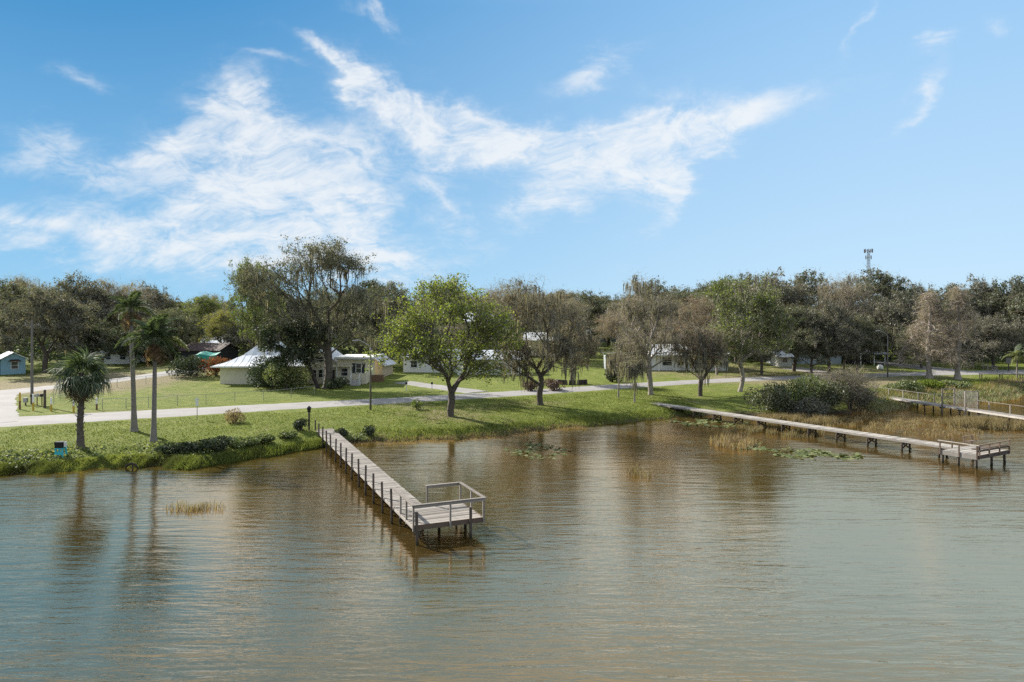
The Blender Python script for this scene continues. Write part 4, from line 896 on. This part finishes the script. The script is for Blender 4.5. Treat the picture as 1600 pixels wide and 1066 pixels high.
win(h1, W + 1.5, W + 2.4, .9, 2.1, 1.5); win(h1, W + 2.8, W + 3.7, .9, 2.1, 1.5); win(h1, W + 2.5, W + 3.5, 3.45, 4.2, 1.5)
MB().box(W + 3.9, W + 8.6, -.8, .38, 2.75, 2.95).build('porch_roof', M['cream'], h1)
for x in (W + 4.0, W + 6.2, W + 8.4): MB().box(x - .07, x + .07, -.75, -.61, -.4, 2.74).build('porch_post', M['white'], h1)
MB().box(W + 4.5, W + 5.4, 1.42, 1.52, 0, 2.1).build('door', M['shutter'], h1)
MB().box(W + 6.01, W + 10.7, .4, 10, -.6, 4.0).build('wall', M['cream'], h1); MB().box(W + 5.7, W + 11.9, -.4, 10.6, 4.01, 4.3).build('flat_roof', M['white'], h1)
win(h1, W + 6.7, W + 7.7, 1.2, 2.4, .4); win(h1, W + 9.1, W + 9.9, 1.7, 3.2, .4, 'white', True)
MB().box(W + 5.65, W + 11.95, -.46, -.402, 3.9, 4.02).build('gutter', M['galv'], h1)
ac = thing('air_conditioner', 'dark grey air conditioning unit against the wall of the cream house', 'air conditioner', h1.matrix_basis @ Vector((8.1, -.8, 0)), R(3))
MB().box(-.65, .65, -.4, .4, -.1, 1.15).build('casing', M['black'], ac); MB().box(-.6, .6, -.35, .35, 1.151, 1.19).build('grille', M['galv'], ac)
for i in range(6): MB().box(-.6, .6, -.425, -.401, .12 + i * .17, .20 + i * .17).build('louvre', M['shutter'], ac)
st = thing('porch_steps', 'white railed steps leading up to the cream house', 'steps', h1.matrix_basis @ Vector((W + 9.3, -2.2, 0)), R(3))
for i in range(4): MB().box(-.7, .7, i * .32, 2.3, i * .2 - .2, i * .2 - .003).build('step', M['concrete'], st)
for x in (-.68, .68):
    bar(st, (x, -.1, .95), (x, 1.3, 1.75), .07, .07, 'white', 'handrail')
    for y in (0, .6, 1.2): MB().box(x - .03, x + .03, y - .03, y + .03, 0, .95 + y * .57).build('baluster', M['white'], st)
# annex
a_ = P(563, 124); an = thing('garden_annex', 'small tan outbuilding with white gable roof right of the cream house', 'outbuilding', a_, R(-8))
gwall(an, 0, 4.2, 0, 6, -.5, 2.4, 3.9, 'tan', 'y'); gable(an, 0, 4.2, 0, 6, 2.4, 3.9, .55, 'metal_roof', 'y'); win(an, 1.5, 2.5, 1.1, 2.0, 0)
pl_ = thing('brick_planter', 'low brick planter wall before the tan outbuilding', 'planter', P(573, 116), R(-4))
for r_ in range(6):
    me = boxmesh('brick', .42, .3, .19, M['brick'])
    for i in range(7): link('brick', me, pl_, (i * .44 + (.22 if r_ % 2 else 0), 0, .05 + r_ * .205))
# --- blue cottage at left
c_ = P(40, 130); hb = thing('blue_cottage', 'pale blue cottage with white metal roof and hooded window at the left edge', 'house', c_, R(42))
gwall(hb, -3.8, 0, 0, 8, -.8, 2.9, 4.0, 'blue_wall', 'y'); gable(hb, -3.8, 0, 0, 8, 2.9, 4.0, .5, 'metal_roof', 'y'); win(hb, -2.2, -1.2, 1.0, 2.3, 0)
MB().hull([(-2.7, -.6, 2.42), (-.7, -.6, 2.42), (-.7, 0, 2.42), (-2.7, 0, 2.42)], [(-2.3, -.1, 2.75), (-1.1, -.1, 2.75), (-1.1, 0, 2.75), (-2.3, 0, 2.75)]).build('window_hood', M['red_roof'], hb)
MB().box(-10, -3.82, .8, 8, -.8, 2.5).build('wall', M['blue_wall'], hb); MB().hull([(-10.4, .3, 2.51), (-3.9, .3, 2.51), (-3.9, 8.3, 3.5), (-10.4, 8.3, 3.5)], [(-10.4, .3, 2.65), (-3.9, .3, 2.65), (-3.9, 8.3, 3.64), (-10.4, 8.3, 3.64)]).build('porch_roof', M['metal_roof'], hb)
def simple_house(name, label, px, Y, w_, d_, he, hr, wall, roof, rz=0, wins=(), along='x', lift=0):
    p = P(px, Y); p.z += lift; h = thing(name, label, 'house', p, rz)
    gwall(h, -w_ / 2, w_ / 2, 0, d_, -.8, he, hr, wall, along); gable(h, -w_ / 2, w_ / 2, 0, d_, he, hr, .5, roof, along)
    for (a, b, z0, z1) in wins: win(h, a, b, z0, z1, 0)
    return h
simple_house('white_cottage', 'white cottage half hidden behind the feather palms', 182, 150, 7, 6, 2.6, 3.9, 'white', 'grey_roof', 0, ((.8, 2.0, 1, 2.1), (-2.4, -1.3, 1, 2.1)))
h = simple_house('red_roofed_house', 'dark house with rust-red roof behind the red flowering bush', 312, 140, 8, 8, 2.9, 4.2, 'dark', 'red_roof', R(-6), ((-1, .2, 1, 2),))
simple_house('white_roofed_house', 'house with white roof left of the yellow-green tree', 334, 158, 6, 7, 3.2, 5.0, 'grey_wall', 'metal_roof', R(4), ((-1, .2, 1, 2),))
tp = thing('tarp_canopy', 'teal green tarp canopy before the rust-red roofed house', 'canopy', P(322, 133), 0, None, (.85, .85, .95))
b = MB()
for i in range(6):
    x0, x1 = -2.4 + i * .8, -1.6 + i * .8; z0, z1 = 2.5 + .18 * math.sin(i * 1.1), 2.5 + .18 * math.sin((i + 1) * 1.1)
    b.hull([(x0, 0, z0 - 1.5), (x1, 0, z1 - 1.5), (x1, 0, z1), (x0, 0, z0)], [(x0, .06, z0 - 1.5), (x1, .06, z1 - 1.5), (x1, .06, z1), (x0, .06, z0)])
    b.hull([(x0, 0, z0), (x1, 0, z1), (x1, 2.4, z1 + .5), (x0, 2.4, z0 + .5)], [(x0, 0, z0 + .05), (x1, 0, z1 + .05), (x1, 2.4, z1 + .55), (x0, 2.4, z0 + .55)])
b.build('tarp', M['green_tarp'], tp)
for x in (-2.3, 2.3):
    for y in (.1, 2.3): MB().box(x - .05, x + .05, y - .05, y + .05, -.2, 2.5).build('pole', M['galv'], tp)
simple_house('mobile_home', 'long white mobile home behind the left side of the sycamore', 682, 132, 13, 6, 3.0, 4.3, 'white', 'metal_roof', R(-4), ((-5, -3.8, 1, 2.2), (-1, .4, 1, 2.2), (3, 4.2, 1, 2.2)))
simple_house('mobile_home', 'long white mobile home between the sycamore and the mossy tree in the middle', 765, 128, 12, 6, 3.0, 4.4, 'white', 'metal_roof', R(6), ((-4, -2.8, 1, 2.2), (1, 2.4, 1, 2.2)))
simple_house('hillside_house', 'white-roofed house high on the slope above the sycamore', 762, 195, 13, 8, 4.6, 7.0, 'grey_wall', 'metal_roof', 0, ((-3, -1, 1.6, 3), (2, 4, 1.6, 3)), 'x', 3.5)
simple_house('hillside_house', 'long pale house at the top of the open green lawn', 932, 228, 16, 8, 2.8, 4.4, 'bluegrey_wall', 'grey_roof', 0, ((-4, -2.6, 1, 2.2), (2, 3.4, 1, 2.2)))
simple_house('hillside_house', 'cream bungalow glimpsed behind the mossy tree in the middle', 838, 170, 12, 7, 3.2, 4.9, 'cream', 'metal_roof', R(3), ((-4, -2.6, 1, 2.2), (2, 3.4, 1, 2.2)), 'x', 1.0)
cp = thing('grey_carport', 'open grey carport with a pale side wall on the lawn', 'carport', P(946, 138), R(-3))
MB().hull([(0, 0, -.5), (0, 5, -.5), (0, 5, 3.0), (0, 0, 3.3)], [(.2, 0, -.5), (.2, 5, -.5), (.2, 5, 3.0), (.2, 0, 3.3)]).build('wall', M['grey_wall'], cp)
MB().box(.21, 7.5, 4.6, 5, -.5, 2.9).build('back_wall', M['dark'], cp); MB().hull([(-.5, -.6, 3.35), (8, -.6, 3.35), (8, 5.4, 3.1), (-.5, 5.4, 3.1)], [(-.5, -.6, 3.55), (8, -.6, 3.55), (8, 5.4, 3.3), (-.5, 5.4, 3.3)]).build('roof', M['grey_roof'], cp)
for x in (2.2, 4.8, 7.4): MB().box(x - .07, x + .07, -.1, .04, -.3, 3.33).build('post', M['galv'], cp)
h = simple_house('white_house', 'white house with dark windows behind the twin-stemmed mossy tree', 1078, 136, 15, 8, 3.4, 5.0, 'white', 'metal_roof', R(-3), ((-5.4, -3.6, 1, 2.6), (-2.4, -1.2, 1, 2.6), (1.5, 2.3, .6, 2.6), (4.4, 5.8, 1.2, 2.4)))
for x in (-6.4, -3.0, .4, 3.6): MB().box(x - .09, x + .09, -1.6, -1.42, -.4, 3.0).build('porch_post', M['white'], h)
MB().box(-7.4, 4.2, -1.9, -.02, 3.01, 3.2).build('porch_roof', M['metal_roof'], h)
simple_house('bluegrey_house', 'long low blue-grey house in the shade of the oaks', 1262, 150, 15, 8, 2.8, 4.0, 'bluegrey_wall', 'shaded_roof', R(2), ((-4.5, -3, 1, 2), (1, 2.6, 1, 2)))
simple_house('white_shed', 'small white shed at the left end of the blue-grey house', 1227, 144, 2.8, 4, 2.2, 3.0, 'white', 'metal_roof', R(5), ((-.6, .4, 1, 1.8),))
c2 = thing('low_carport', 'low dark carport with pale sloping roof behind the right street lamp', 'carport', P(1336, 147), R(4))
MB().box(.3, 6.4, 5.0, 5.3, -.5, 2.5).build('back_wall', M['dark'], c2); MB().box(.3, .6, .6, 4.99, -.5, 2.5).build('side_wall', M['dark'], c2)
MB().hull([(0, -.5, 2.35), (7.6, -.5, 2.35), (7.0, 5.6, 3.5), (0, 5.6, 3.5)], [(0, -.5, 2.5), (7.6, -.5, 2.5), (7.0, 5.6, 3.65), (0, 5.6, 3.65)]).build('roof', M['grey_roof'], c2)
for x in (1.2, 4.2, 6.6): MB().box(x - .08, x + .08, -.2, -.04, -.4, 2.38).build('post', M['white'], c2)
wt = thing('white_tank', 'small round white tank on the grass left of the right street lamp', 'tank', G(1375, 578)); b = MB()
b.tube([(0, 0, .0), (0, 0, .15), (0, 0, .7), (0, 0, .95), (0, 0, 1.05)], [.45, .6, .6, .42, .1], 14); b.build('body', M['white'], wt, smooth=True); MB().tube([(0, 0, 1.04), (0, 0, 1.15)], .1, 8).build('cap', M['galv'], wt)

# ------------------------------------------------------------------ street furniture
def street_lamp(label, px, py, top, side=-1):
    p = G(px, py); h = ZT(top, p.y) - p.z; t_ = thing('street_lamp', label, 'street lamp', p, 0, 'street lamps')
    b = MB(); b.tube([(0, 0, -.3), (0, 0, h * .5), (0, 0, h * .9)], [.13, .11, .085], 8); b.build('pole', M['pole_grey'], t_, smooth=True)
    pts = [(side * x, 0, h * .9 + (h * .1) * math.sin(min(1, x / 1.5) * math.pi / 2)) for x in (0, .25, .55, .9, 1.2, 1.5)]; MB().tube(pts, .05, 6).build('arm', M['galv'], t_, smooth=True)
    MB().hull([(side * 1.4, -.12, h - .02), (side * 2.15, -.09, h - .06), (side * 2.15, .09, h - .06), (side * 1.4, .12, h - .02)], [(side * 1.4, -.09, h + .1), (side * 2.1, -.06, h + .04), (side * 2.1, .06, h + .04), (side * 1.4, .09, h + .1)]).build('lamp_head', M['galv'], t_)
street_lamp('street lamp with a curved arm standing across the road from the cream house', 579, 641, 532); street_lamp('street lamp with a slanted arm on the right bank', 1387, 590, 517)
def upole(label, px, loc, top, r=.15, arms=True):
    h = ZT(top, loc.y) - loc.z; t_ = thing('utility_pole', label, 'utility pole', loc, 0)
    MB().tube([(0, 0, -.4), (0, 0, h * .5), (0, 0, h)], [r * 1.2, r, r * .75], 9).build('pole', M['pole_grey'], t_)
    if arms: MB().box(-1.0, 1.0, -.06, .06, h - .75, h - .62).build('cross_arm', M['pole_grey'], t_)
    for x in (-.8, .8): MB().tube([(x, 0, h - .62), (x, 0, h - .42)], .05, 6).build('insulator', M['galv'], t_)
upole('tall wooden utility pole at the road junction on the left', 50, G(50, 632), 500); upole('utility pole rising behind the mossy tree in the middle', 822, P(822, 150), 448)
j = G(48, 633); tb = thing('meter_box', 'small grey box on a stub at the foot of the utility pole', 'box', (j.x - .35, j.y - .4, j.z)); MB().box(-.22, .22, -.15, .15, .35, .95).build('casing', M['galv'], tb); MB().box(-.06, .06, -.06, .06, -.2, .349).build('stub', M['post_dark'], tb)
def bollard(label, px, py, h, lower, upper, name='bollard', r=.11):
    t_ = thing(name, label, 'bollard', G(px, py), 0, 'bollards at the road junction')
    MB().tube([(0, 0, -.3), (0, 0, h * .5)], r, 10).build('lower_post', M[lower], t_); MB().tube([(0, 0, h * .5 + .001), (0, 0, h - .05), (0, 0, h)], [r * .98, r * .98, r * .6], 10).build('upper_post', M[upper], t_)
bollard('leftmost junction post, brown with a yellow top', 31, 640, 2.0, 'rust_wood', 'yellow'); bollard('white post with yellow foot beside the utility pole', 52, 642, 1.9, 'yellow', 'white')
bollard('thick dark brown post between the mailboxes and the white pipes', 70, 638, 2.2, 'post_dark', 'post_dark', 'bollard', .15); bollard('white pipe post with yellow foot right of the thick dark post', 80, 643, 1.6, 'yellow', 'white')
bollard('white post with yellow foot just left of the fan palm trunk', 115, 645, 1.55, 'yellow', 'white'); bollard('white pipe post right of the fan palm trunk', 151, 641, 1.45, 'rust_wood', 'white')
mbx = thing('mailbox_cluster', 'row of dark mailboxes on posts at the road junction', 'mailboxes', G(58, 634), R(20))
for i in range(3):
    x = -.5 + i * .5; MB().box(x - .05, x + .05, -.05, .05, -.2, 1.1).build('post', M['rust_wood'], mbx)
    b = MB(); b.prism([(x - .17, -.3), (x + .17, -.3), (x + .17, .3), (x - .17, .3)], 1.101, 1.3); b.hull([(x - .17, -.3, 1.301), (x + .17, -.3, 1.301), (x + .17, .3, 1.301), (x - .17, .3, 1.301)], [(x - .08, -.3, 1.45), (x + .08, -.3, 1.45), (x + .08, .3, 1.45), (x - .08, .3, 1.45)]); b.build('mailbox', M['black' if i != 1 else 'galv'], mbx)
for px, py, lab in ((635, 611, 'dark mailbox on a post at the driveway seen left of the sycamore trunk'), (675, 611, 'dark mailbox on a post just left of the sycamore stems')):
    mb = thing('mailbox', lab, 'mailbox', G(px, py)); MB().box(-.05, .05, -.05, .05, -.2, 1.0).build('post', M['white'], mb)
    MB().hull([(-.14, -.28, 1.001), (.14, -.28, 1.001), (.14, .28, 1.001), (-.14, .28, 1.001)], [(-.1, -.28, 1.32), (.1, -.28, 1.32), (.1, .28, 1.32), (-.1, .28, 1.32)]).build('box', M['black'], mb)
sg = thing('marker_sign', 'thin post with a small white sign at the near road edge', 'sign', G(308, 656)); MB().box(-.03, .03, -.02, .02, -.2, 2.2).build('post', M['galv'], sg); MB().box(-.17, .17, -.045, -.021, 1.45, 2.3).build('plate', M['white'], sg)
sg = thing('dark_notice_post', 'dark square notice box on a post near the small palm at right', 'notice board', G(1576, 580)); MB().box(-.08, .08, -.08, .08, -.2, 1.5).build('post', M['post_dark'], sg); MB().box(-.55, .55, -.12, .12, 1.501, 2.6).build('board', M['pole_grey'], sg)
g_ = G(95, 713); ch = thing('turquoise_stand', 'turquoise plastic stand on the bank by the fan palm', 'stand', g_)
for x, y in ((-.25, -.2), (.25, -.2), (-.25, .2), (.25, .2)): MB().hull([(x * 1.3 - .05, y * 1.3 - .05, -.15), (x * 1.3 + .05, y * 1.3 - .05, -.15), (x * 1.3 + .05, y * 1.3 + .05, -.15), (x * 1.3 - .05, y * 1.3 + .05, -.15)], [(x - .05, y - .05, .6), (x + .05, y - .05, .6), (x + .05, y + .05, .6), (x - .05, y + .05, .6)]).build('leg', M['teal'], ch)
MB().box(-.33, .33, -.28, .28, .601, .68).build('seat', M['teal'], ch); MB().box(-.3, .3, -.3, -.26, .15, .4).build('front_panel', M['teal'], ch)
bx = thing('black_bin', 'black lidded box with a pale band resting on the turquoise stand', 'box', g_ + Vector((0, 0, .682)), 0, None, (.8, .8, .85))
b = MB(); b.hull([(-.4, -.3, 0), (.3, -.3, 0), (.3, .3, 0), (-.4, .3, 0)], [(-.46, -.34, .5), (.36, -.34, .5), (.36, .34, .5), (-.46, .34, .5)]); b.build('body', M['black'], bx)
MB().hull([(-.5, -.37, .501), (.4, -.37, .501), (.4, .37, .501), (-.5, .37, .501)], [(-.44, -.3, .58), (.34, -.3, .58), (.34, .3, .58), (-.44, .3, .58)]).build('lid', M['black'], bx); MB().box(.41, .5, -.18, .18, .1, .55).build('handle_block', M['white'], bx)
# driftwood in the shallows
q = G(208, 731); dw = thing('driftwood', 'arched dark snag poking out of the water below the feather palms', 'driftwood', (q.x, q.y - .3, 0))
MB().tube([(-.5, 0, -.2), (-.35, 0, .22), (0, .05, .38), (.35, 0, .3), (.55, 0, .0)], [.09, .1, .1, .09, .06], 7).build('snag', M['bark_dark'], dw, smooth=True); MB().tube([(.1, 0, .3), (.22, -.1, -.2)], [.06, .05], 6).build('stub', M['bark_dark'], dw)
# ring of blocks round the tree on the lawn
q = G(893, 600)
for i in range(5):
    a = R(180 + 180 * (i + .5) / 5); b = MB(); b.hull([(-.55, -.3, -.2), (.55, -.3, -.2), (.55, .3, -.2), (-.55, .3, -.2)], [(-.5, -.25, .75), (.5, -.25, .75), (.5, .25, .75), (-.5, .25, .75)])
    EB = ('leftmost', 'second from left', 'front middle', 'second from right', 'rightmost')
    tag(b.build('edging_block', M['bark_dark'], None, (q.x + 2.3 * math.cos(a), q.y + 1.4 * math.sin(a), gz(q.x, q.y)), (0, 0, a + R(90))), EB[i] + ' dark block in the ring round the pinkish tree on the lawn', 'block', 'dark blocks round the lawn tree')
def chain_fence(label, pts, h=1.25):
    P0 = [G(*p) if len(p) == 2 else p for p in pts]; t_ = thing('chain_fence', label, 'fence', P0[0]); o = P0[0]
    k = MB()
    for i, p in enumerate(P0):
        MB().tube([(0, 0, -.2), (0, 0, h + .05)], .035, 6).build('post', M['galv'], t_, p - o)
        if i:
            a = P0[i - 1] - o; b = p - o; MB().tube([a + Vector((0, 0, h)), b + Vector((0, 0, h))], .022, 5).build('top_rail', M['galv'], t_)
            L = (b - a).length; n_ = int(L / .5)
            for j in range(n_):
                for s in (0, 1):
                    u0, u1 = (j + s) / n_, (j + 1 - s) / n_; k.tube([a.lerp(b, u0) + Vector((0, 0, .05)), a.lerp(b, u1) + Vector((0, 0, h - .03))], .005, 3, False)
    tag(k.build('wire_mesh', M['galv'], t_), kind='stuff')
chain_fence('chain link fence along the road side of the fenced lawn', [(84, 632), (120, 637), (160, 640), (197, 639), (232, 637), (277, 634), (322, 632), (367, 629), (412, 626), (455, 622), (492, 617)])
chain_fence('chain link fence along the side road behind the fenced lawn', [(92, 622), (110, 615), (140, 609), (183, 606), (228, 600), (276, 595), (320, 590)])
p0, p1 = P(1536, 138), P(1558, 133); sf = thing('split_rail_fence', 'pale split rail fence on the right slope under the oaks', 'fence', p0)
for i in range(4): q = p0.lerp(p1, i / 3) - p0; MB().tube([(0, 0, -.2), (0, 0, 1.3)], .09, 7).build('post', M['rail_wood'], sf, q)
for i in range(3):
    for z in (.4, .75, 1.1): a = p0.lerp(p1, i / 3) - p0; b = p0.lerp(p1, (i + 1) / 3) - p0; MB().tube([a + Vector((0, 0, z)), b + Vector((0, 0, z + .04))], .06, 6).build('rail', M['dock_pale'], sf)
# phone mast far behind
q = P(1357, 400); mh = ZT(389, 400) - q.z; ms = thing('phone_mast', 'tall lattice phone mast with antennas above the treeline', 'mast', q); b = MB(); w0 = 1.3
for i in range(3):
    a = 2 * math.pi * i / 3; b.tube([(1.5 * math.cos(a), 1.5 * math.sin(a), -1), (.75 * math.cos(a), .75 * math.sin(a), mh - 1)], [.16, .11], 5)
b.build('legs', M['tower'], ms); b = MB(); n_ = 26
for i in range(n_):
    z0, z1 = mh * i / n_, mh * (i + 1) / n_; r0, r1 = 1.5 - .75 * i / n_, 1.5 - .75 * (i + 1) / n_
    for k in range(3):
        a, c = 2 * math.pi * k / 3, 2 * math.pi * (k + 1) / 3; b.tube([(r0 * math.cos(a), r0 * math.sin(a), z0), (r1 * math.cos(c), r1 * math.sin(c), z1)], .07, 4); b.tube([(r0 * math.cos(a), r0 * math.sin(a), z0), (r0 * math.cos(c), r0 * math.sin(c), z0)], .06, 4)
b.build('lattice', M['tower'], ms)
for lev, rr in ((mh - 1.2, 2.2), (mh - 5.0, 1.6)):
    for k in range(9 if rr > 2 else 4):
        a = 2 * math.pi * k / (9 if rr > 2 else 4); MB().box(-.2, .2, -.12, .12, -1.1, 1.1).build('antenna', M['tower'], ms, (rr * math.cos(a), rr * math.sin(a), lev), (0, 0, a))
        MB().tube([(0, 0, lev), (rr * math.cos(a), rr * math.sin(a), lev)], .06, 4).build('antenna_arm', M['tower'], ms)

# ------------------------------------------------------------------ grasses, reeds, lily pads
def blades(name, label, cat, X, Yv, h, w_, mat, seed, lean=.35, base=None):
    rng = np.random.default_rng(seed); n = len(X); Z = np.maximum(ground(X, Yv), -.15) - .03 if base is None else np.full(n, base); an = rng.uniform(0, 6.28, n); hh = h * rng.uniform(.45, 1.25, n)
    b = np.stack([X, Yv, Z], 1); s = np.stack([np.cos(an), np.sin(an), 0 * an], 1) * (w_ * rng.uniform(.6, 1.4, n))[:, None]; tl = rng.normal(0, lean, (n, 2)) * hh[:, None]
    tip = b + np.concatenate([tl, hh[:, None]], 1); m_ = b + np.concatenate([tl * .35, hh[:, None] * .55], 1)
    V = np.stack([b - s * .5, b + s * .5, m_ + s * .4, m_ - s * .4, tip], 1).reshape(-1, 3); i = np.arange(n)[:, None] * 5
    return tag(link(name, fastmesh(name, V, [i + np.array([[0, 1, 2, 3]]), i + np.array([[3, 2, 4]])], M[mat])), label, cat, kind='stuff')
def near_shore(n, x0, x1, d0, d1, seed, power=1., patch=.0):
    rng = np.random.default_rng(seed); X = rng.uniform(x0, x1, n); d = d0 + (d1 - d0) * rng.uniform(0, 1, n) ** power; Yv = shoreY(X) + d
    if patch:
        k = .5 + .5 * np.sin(X * .55 + 2 * np.sin(Yv * .31) + seed) * np.cos(Yv * .43 - X * .21); ok = rng.uniform(0, 1, n) < (1 - patch) + patch * k * 1.3; X, Yv = X[ok], Yv[ok]
    return X, Yv
def not_road(X, Yv):
    f = np.interp(X, [-110, -75, -52, -40, -28, -14, 2, 15, 28], [42, 56, 70, 76, 83, 90.5, 99.5, 107.5, 114.5]); ok = Yv < f - 5.3; return X[ok], Yv[ok]
X, Yv = near_shore(16000, -44, -25, -.6, 1.6, 1); blades('shore_grass', 'tall bright green grass fringing the left water edge', 'grass', X, Yv, .38, .05, 'grass', 1)
X, Yv = near_shore(7000, -26, -16.5, -.4, 1.8, 2, 1, .4); blades('shore_grass', 'green grass tufts on the bank left of the near dock', 'grass', X, Yv, .42, .05, 'grass', 2)
X, Yv = near_shore(8000, -15.5, 8, -1.6, .7, 3, 1, .8); blades('dry_sedge', 'straw coloured sedge along the water edge below the sycamore', 'sedge', X, Yv, .30, .045, 'reed', 3)
X, Yv = near_shore(9000, -15.5, 24, -.2, 3.2, 4, 1, .5); blades('bank_grass', 'rough green grass on the bank between the two docks', 'grass', X, Yv, .34, .05, 'grass', 4)
X, Yv = not_road(*near_shore(75000, -48, 24, .8, 24, 5, 1.2, .5)); blades('lawn_tufts', 'short tufted lawn grass between the water and the road', 'grass', X, Yv, .14, .06, 'grass', 5, .6)
X, Yv = not_road(*near_shore(6500, -46, -24, .9, 5.5, 6, 1.2, .9)); V = np.stack([X, Yv, ground(X, Yv) + .1], 1); rng = np.random.default_rng(6); V[:, 2] += rng.uniform(-.08, .14, len(V))
tag(link('creeping_weeds', quad_mesh('creeping_weeds', leaf_quads(rng, V, .2, .8), M['weed'])), 'broad leaved weeds creeping over the left bank', 'weeds', kind='stuff')
def marsh(name, label, cx, cy, rx, ry, n, h, seed, mat='reed', w_=.05, cut=0):
    rng = np.random.default_rng(seed); k = unit(rng, n)[:, :2] * (rng.uniform(0, 1, n) ** .5)[:, None]; X = cx + k[:, 0] * rx; Yv = cy + k[:, 1] * ry
    q = np.sin(X * 1.1 + seed) * np.cos(Yv * .9 + X * .4) + .5 * np.sin(X * 2.7 - Yv * 1.9); ok = q > cut - rng.uniform(0, .7, n); return blades(name, label, 'reeds', X[ok], Yv[ok], h, w_, mat, seed, .3, -.05)
marsh('dry_reeds', 'large flat bed of straw coloured reeds between the two right docks', 43.5, 76, 10, 9.0, 12000, .32, 21, 'reed', .045, .3)
marsh('dry_reeds', 'orange-brown reeds at the foot of the far gated dock', 52.5, 75.5, 5.0, 3.4, 9000, .9, 22)
marsh('dry_reeds', 'tan reed clump in front of the middle dock', 20.8, 64.0, 2.2, 3.2, 1500, .75, 23, 'reed', .05, .2)
marsh('dry_reeds', 'thin reeds under the middle dock', 27.5, 72, 5, 5, 5200, .6, 24, 'reed', .045, .5)
marsh('dry_reeds', 'small faint reed tuft alone in the open water', 9.6, 51.2, 1.1, 1.3, 240, .7, 25, 'reed', .04, -.5)
marsh('dry_reeds', 'sparse reddish reeds in the water below the feather palms', -19.4, 41.6, 2.1, 1.1, 420, .45, 26, 'reed', .03, 0)
marsh('dry_reeds', 'straw reeds in the shade before the waterside thicket', 33.0, 79.5, 5.0, 3.4, 7000, .8, 27)
X, Yv = near_shore(9000, 46, 92, -2.2, 3.0, 28, 1, .4); blades('shore_grass', 'green and straw grass along the far right bank', 'grass', X, Yv, .7, .07, 'weed', 28)
X, Yv = near_shore(7000, 48, 92, 1.0, 9, 29, 1, .4); blades('bank_grass', 'rough grass on the slope under the cypresses', 'grass', X, Yv, .6, .08, 'grass', 29)
X, Yv = near_shore(7000, 44, 92, -2.6, 6.0, 33, 1, .5); blades('dry_sedge', 'straw coloured dead stems mixed into the far right bank', 'sedge', X, Yv, .75, .07, 'reed', 33)
def pads(label, cx, cy, rx, ry, n, seed, r=.22):
    rng = np.random.default_rng(seed); V = []; Fq = []
    for i in range(n):
        q = unit(rng, 1)[0] * rng.uniform(0, 1) ** .5; x, y = cx + q[0] * rx, cy + q[1] * ry
        if math.sin(x * 1.3 + seed) * math.cos(y * 1.1) < -.25: continue
        rr = r * rng.uniform(.5, 1.4); a0 = rng.uniform(0, 6.28); tl = rng.normal(0, .25, 2); k = len(V); lift = .012 + .05 * rng.uniform() * (rng.uniform() > .6); V.append((x, y, lift + .01))
        for j in range(9): a = a0 + .25 + (2 * math.pi - .5) * j / 8; V.append((x + rr * math.cos(a), y + rr * math.sin(a), max(.006, lift + rr * (tl[0] * math.cos(a) + tl[1] * math.sin(a)))))
        Fq += [(k, k + 1 + j, k + 2 + j) for j in range(8)]
    tag(link('lily_pads', fastmesh('lily_pads', np.array(V), [np.array(Fq)], M['pad'])), label, 'lily pads', kind='stuff')
pads('bright green lily pads before the middle dock', 26.5, 59.0, 4.0, 2.6, 460, 2, .19); pads('scattered pale lily pads beside the middle dock near the shore', 22.5, 78, 5.0, 4.2, 420, 3, .17)
pads('lily pads floating off the grassy point in the middle', 2.2, 61, 3.0, 4.4, 240, 4, .16); pads('loose lily pads left of the bright green patch', 22.5, 62, 3.4, 3.0, 150, 5, .2)
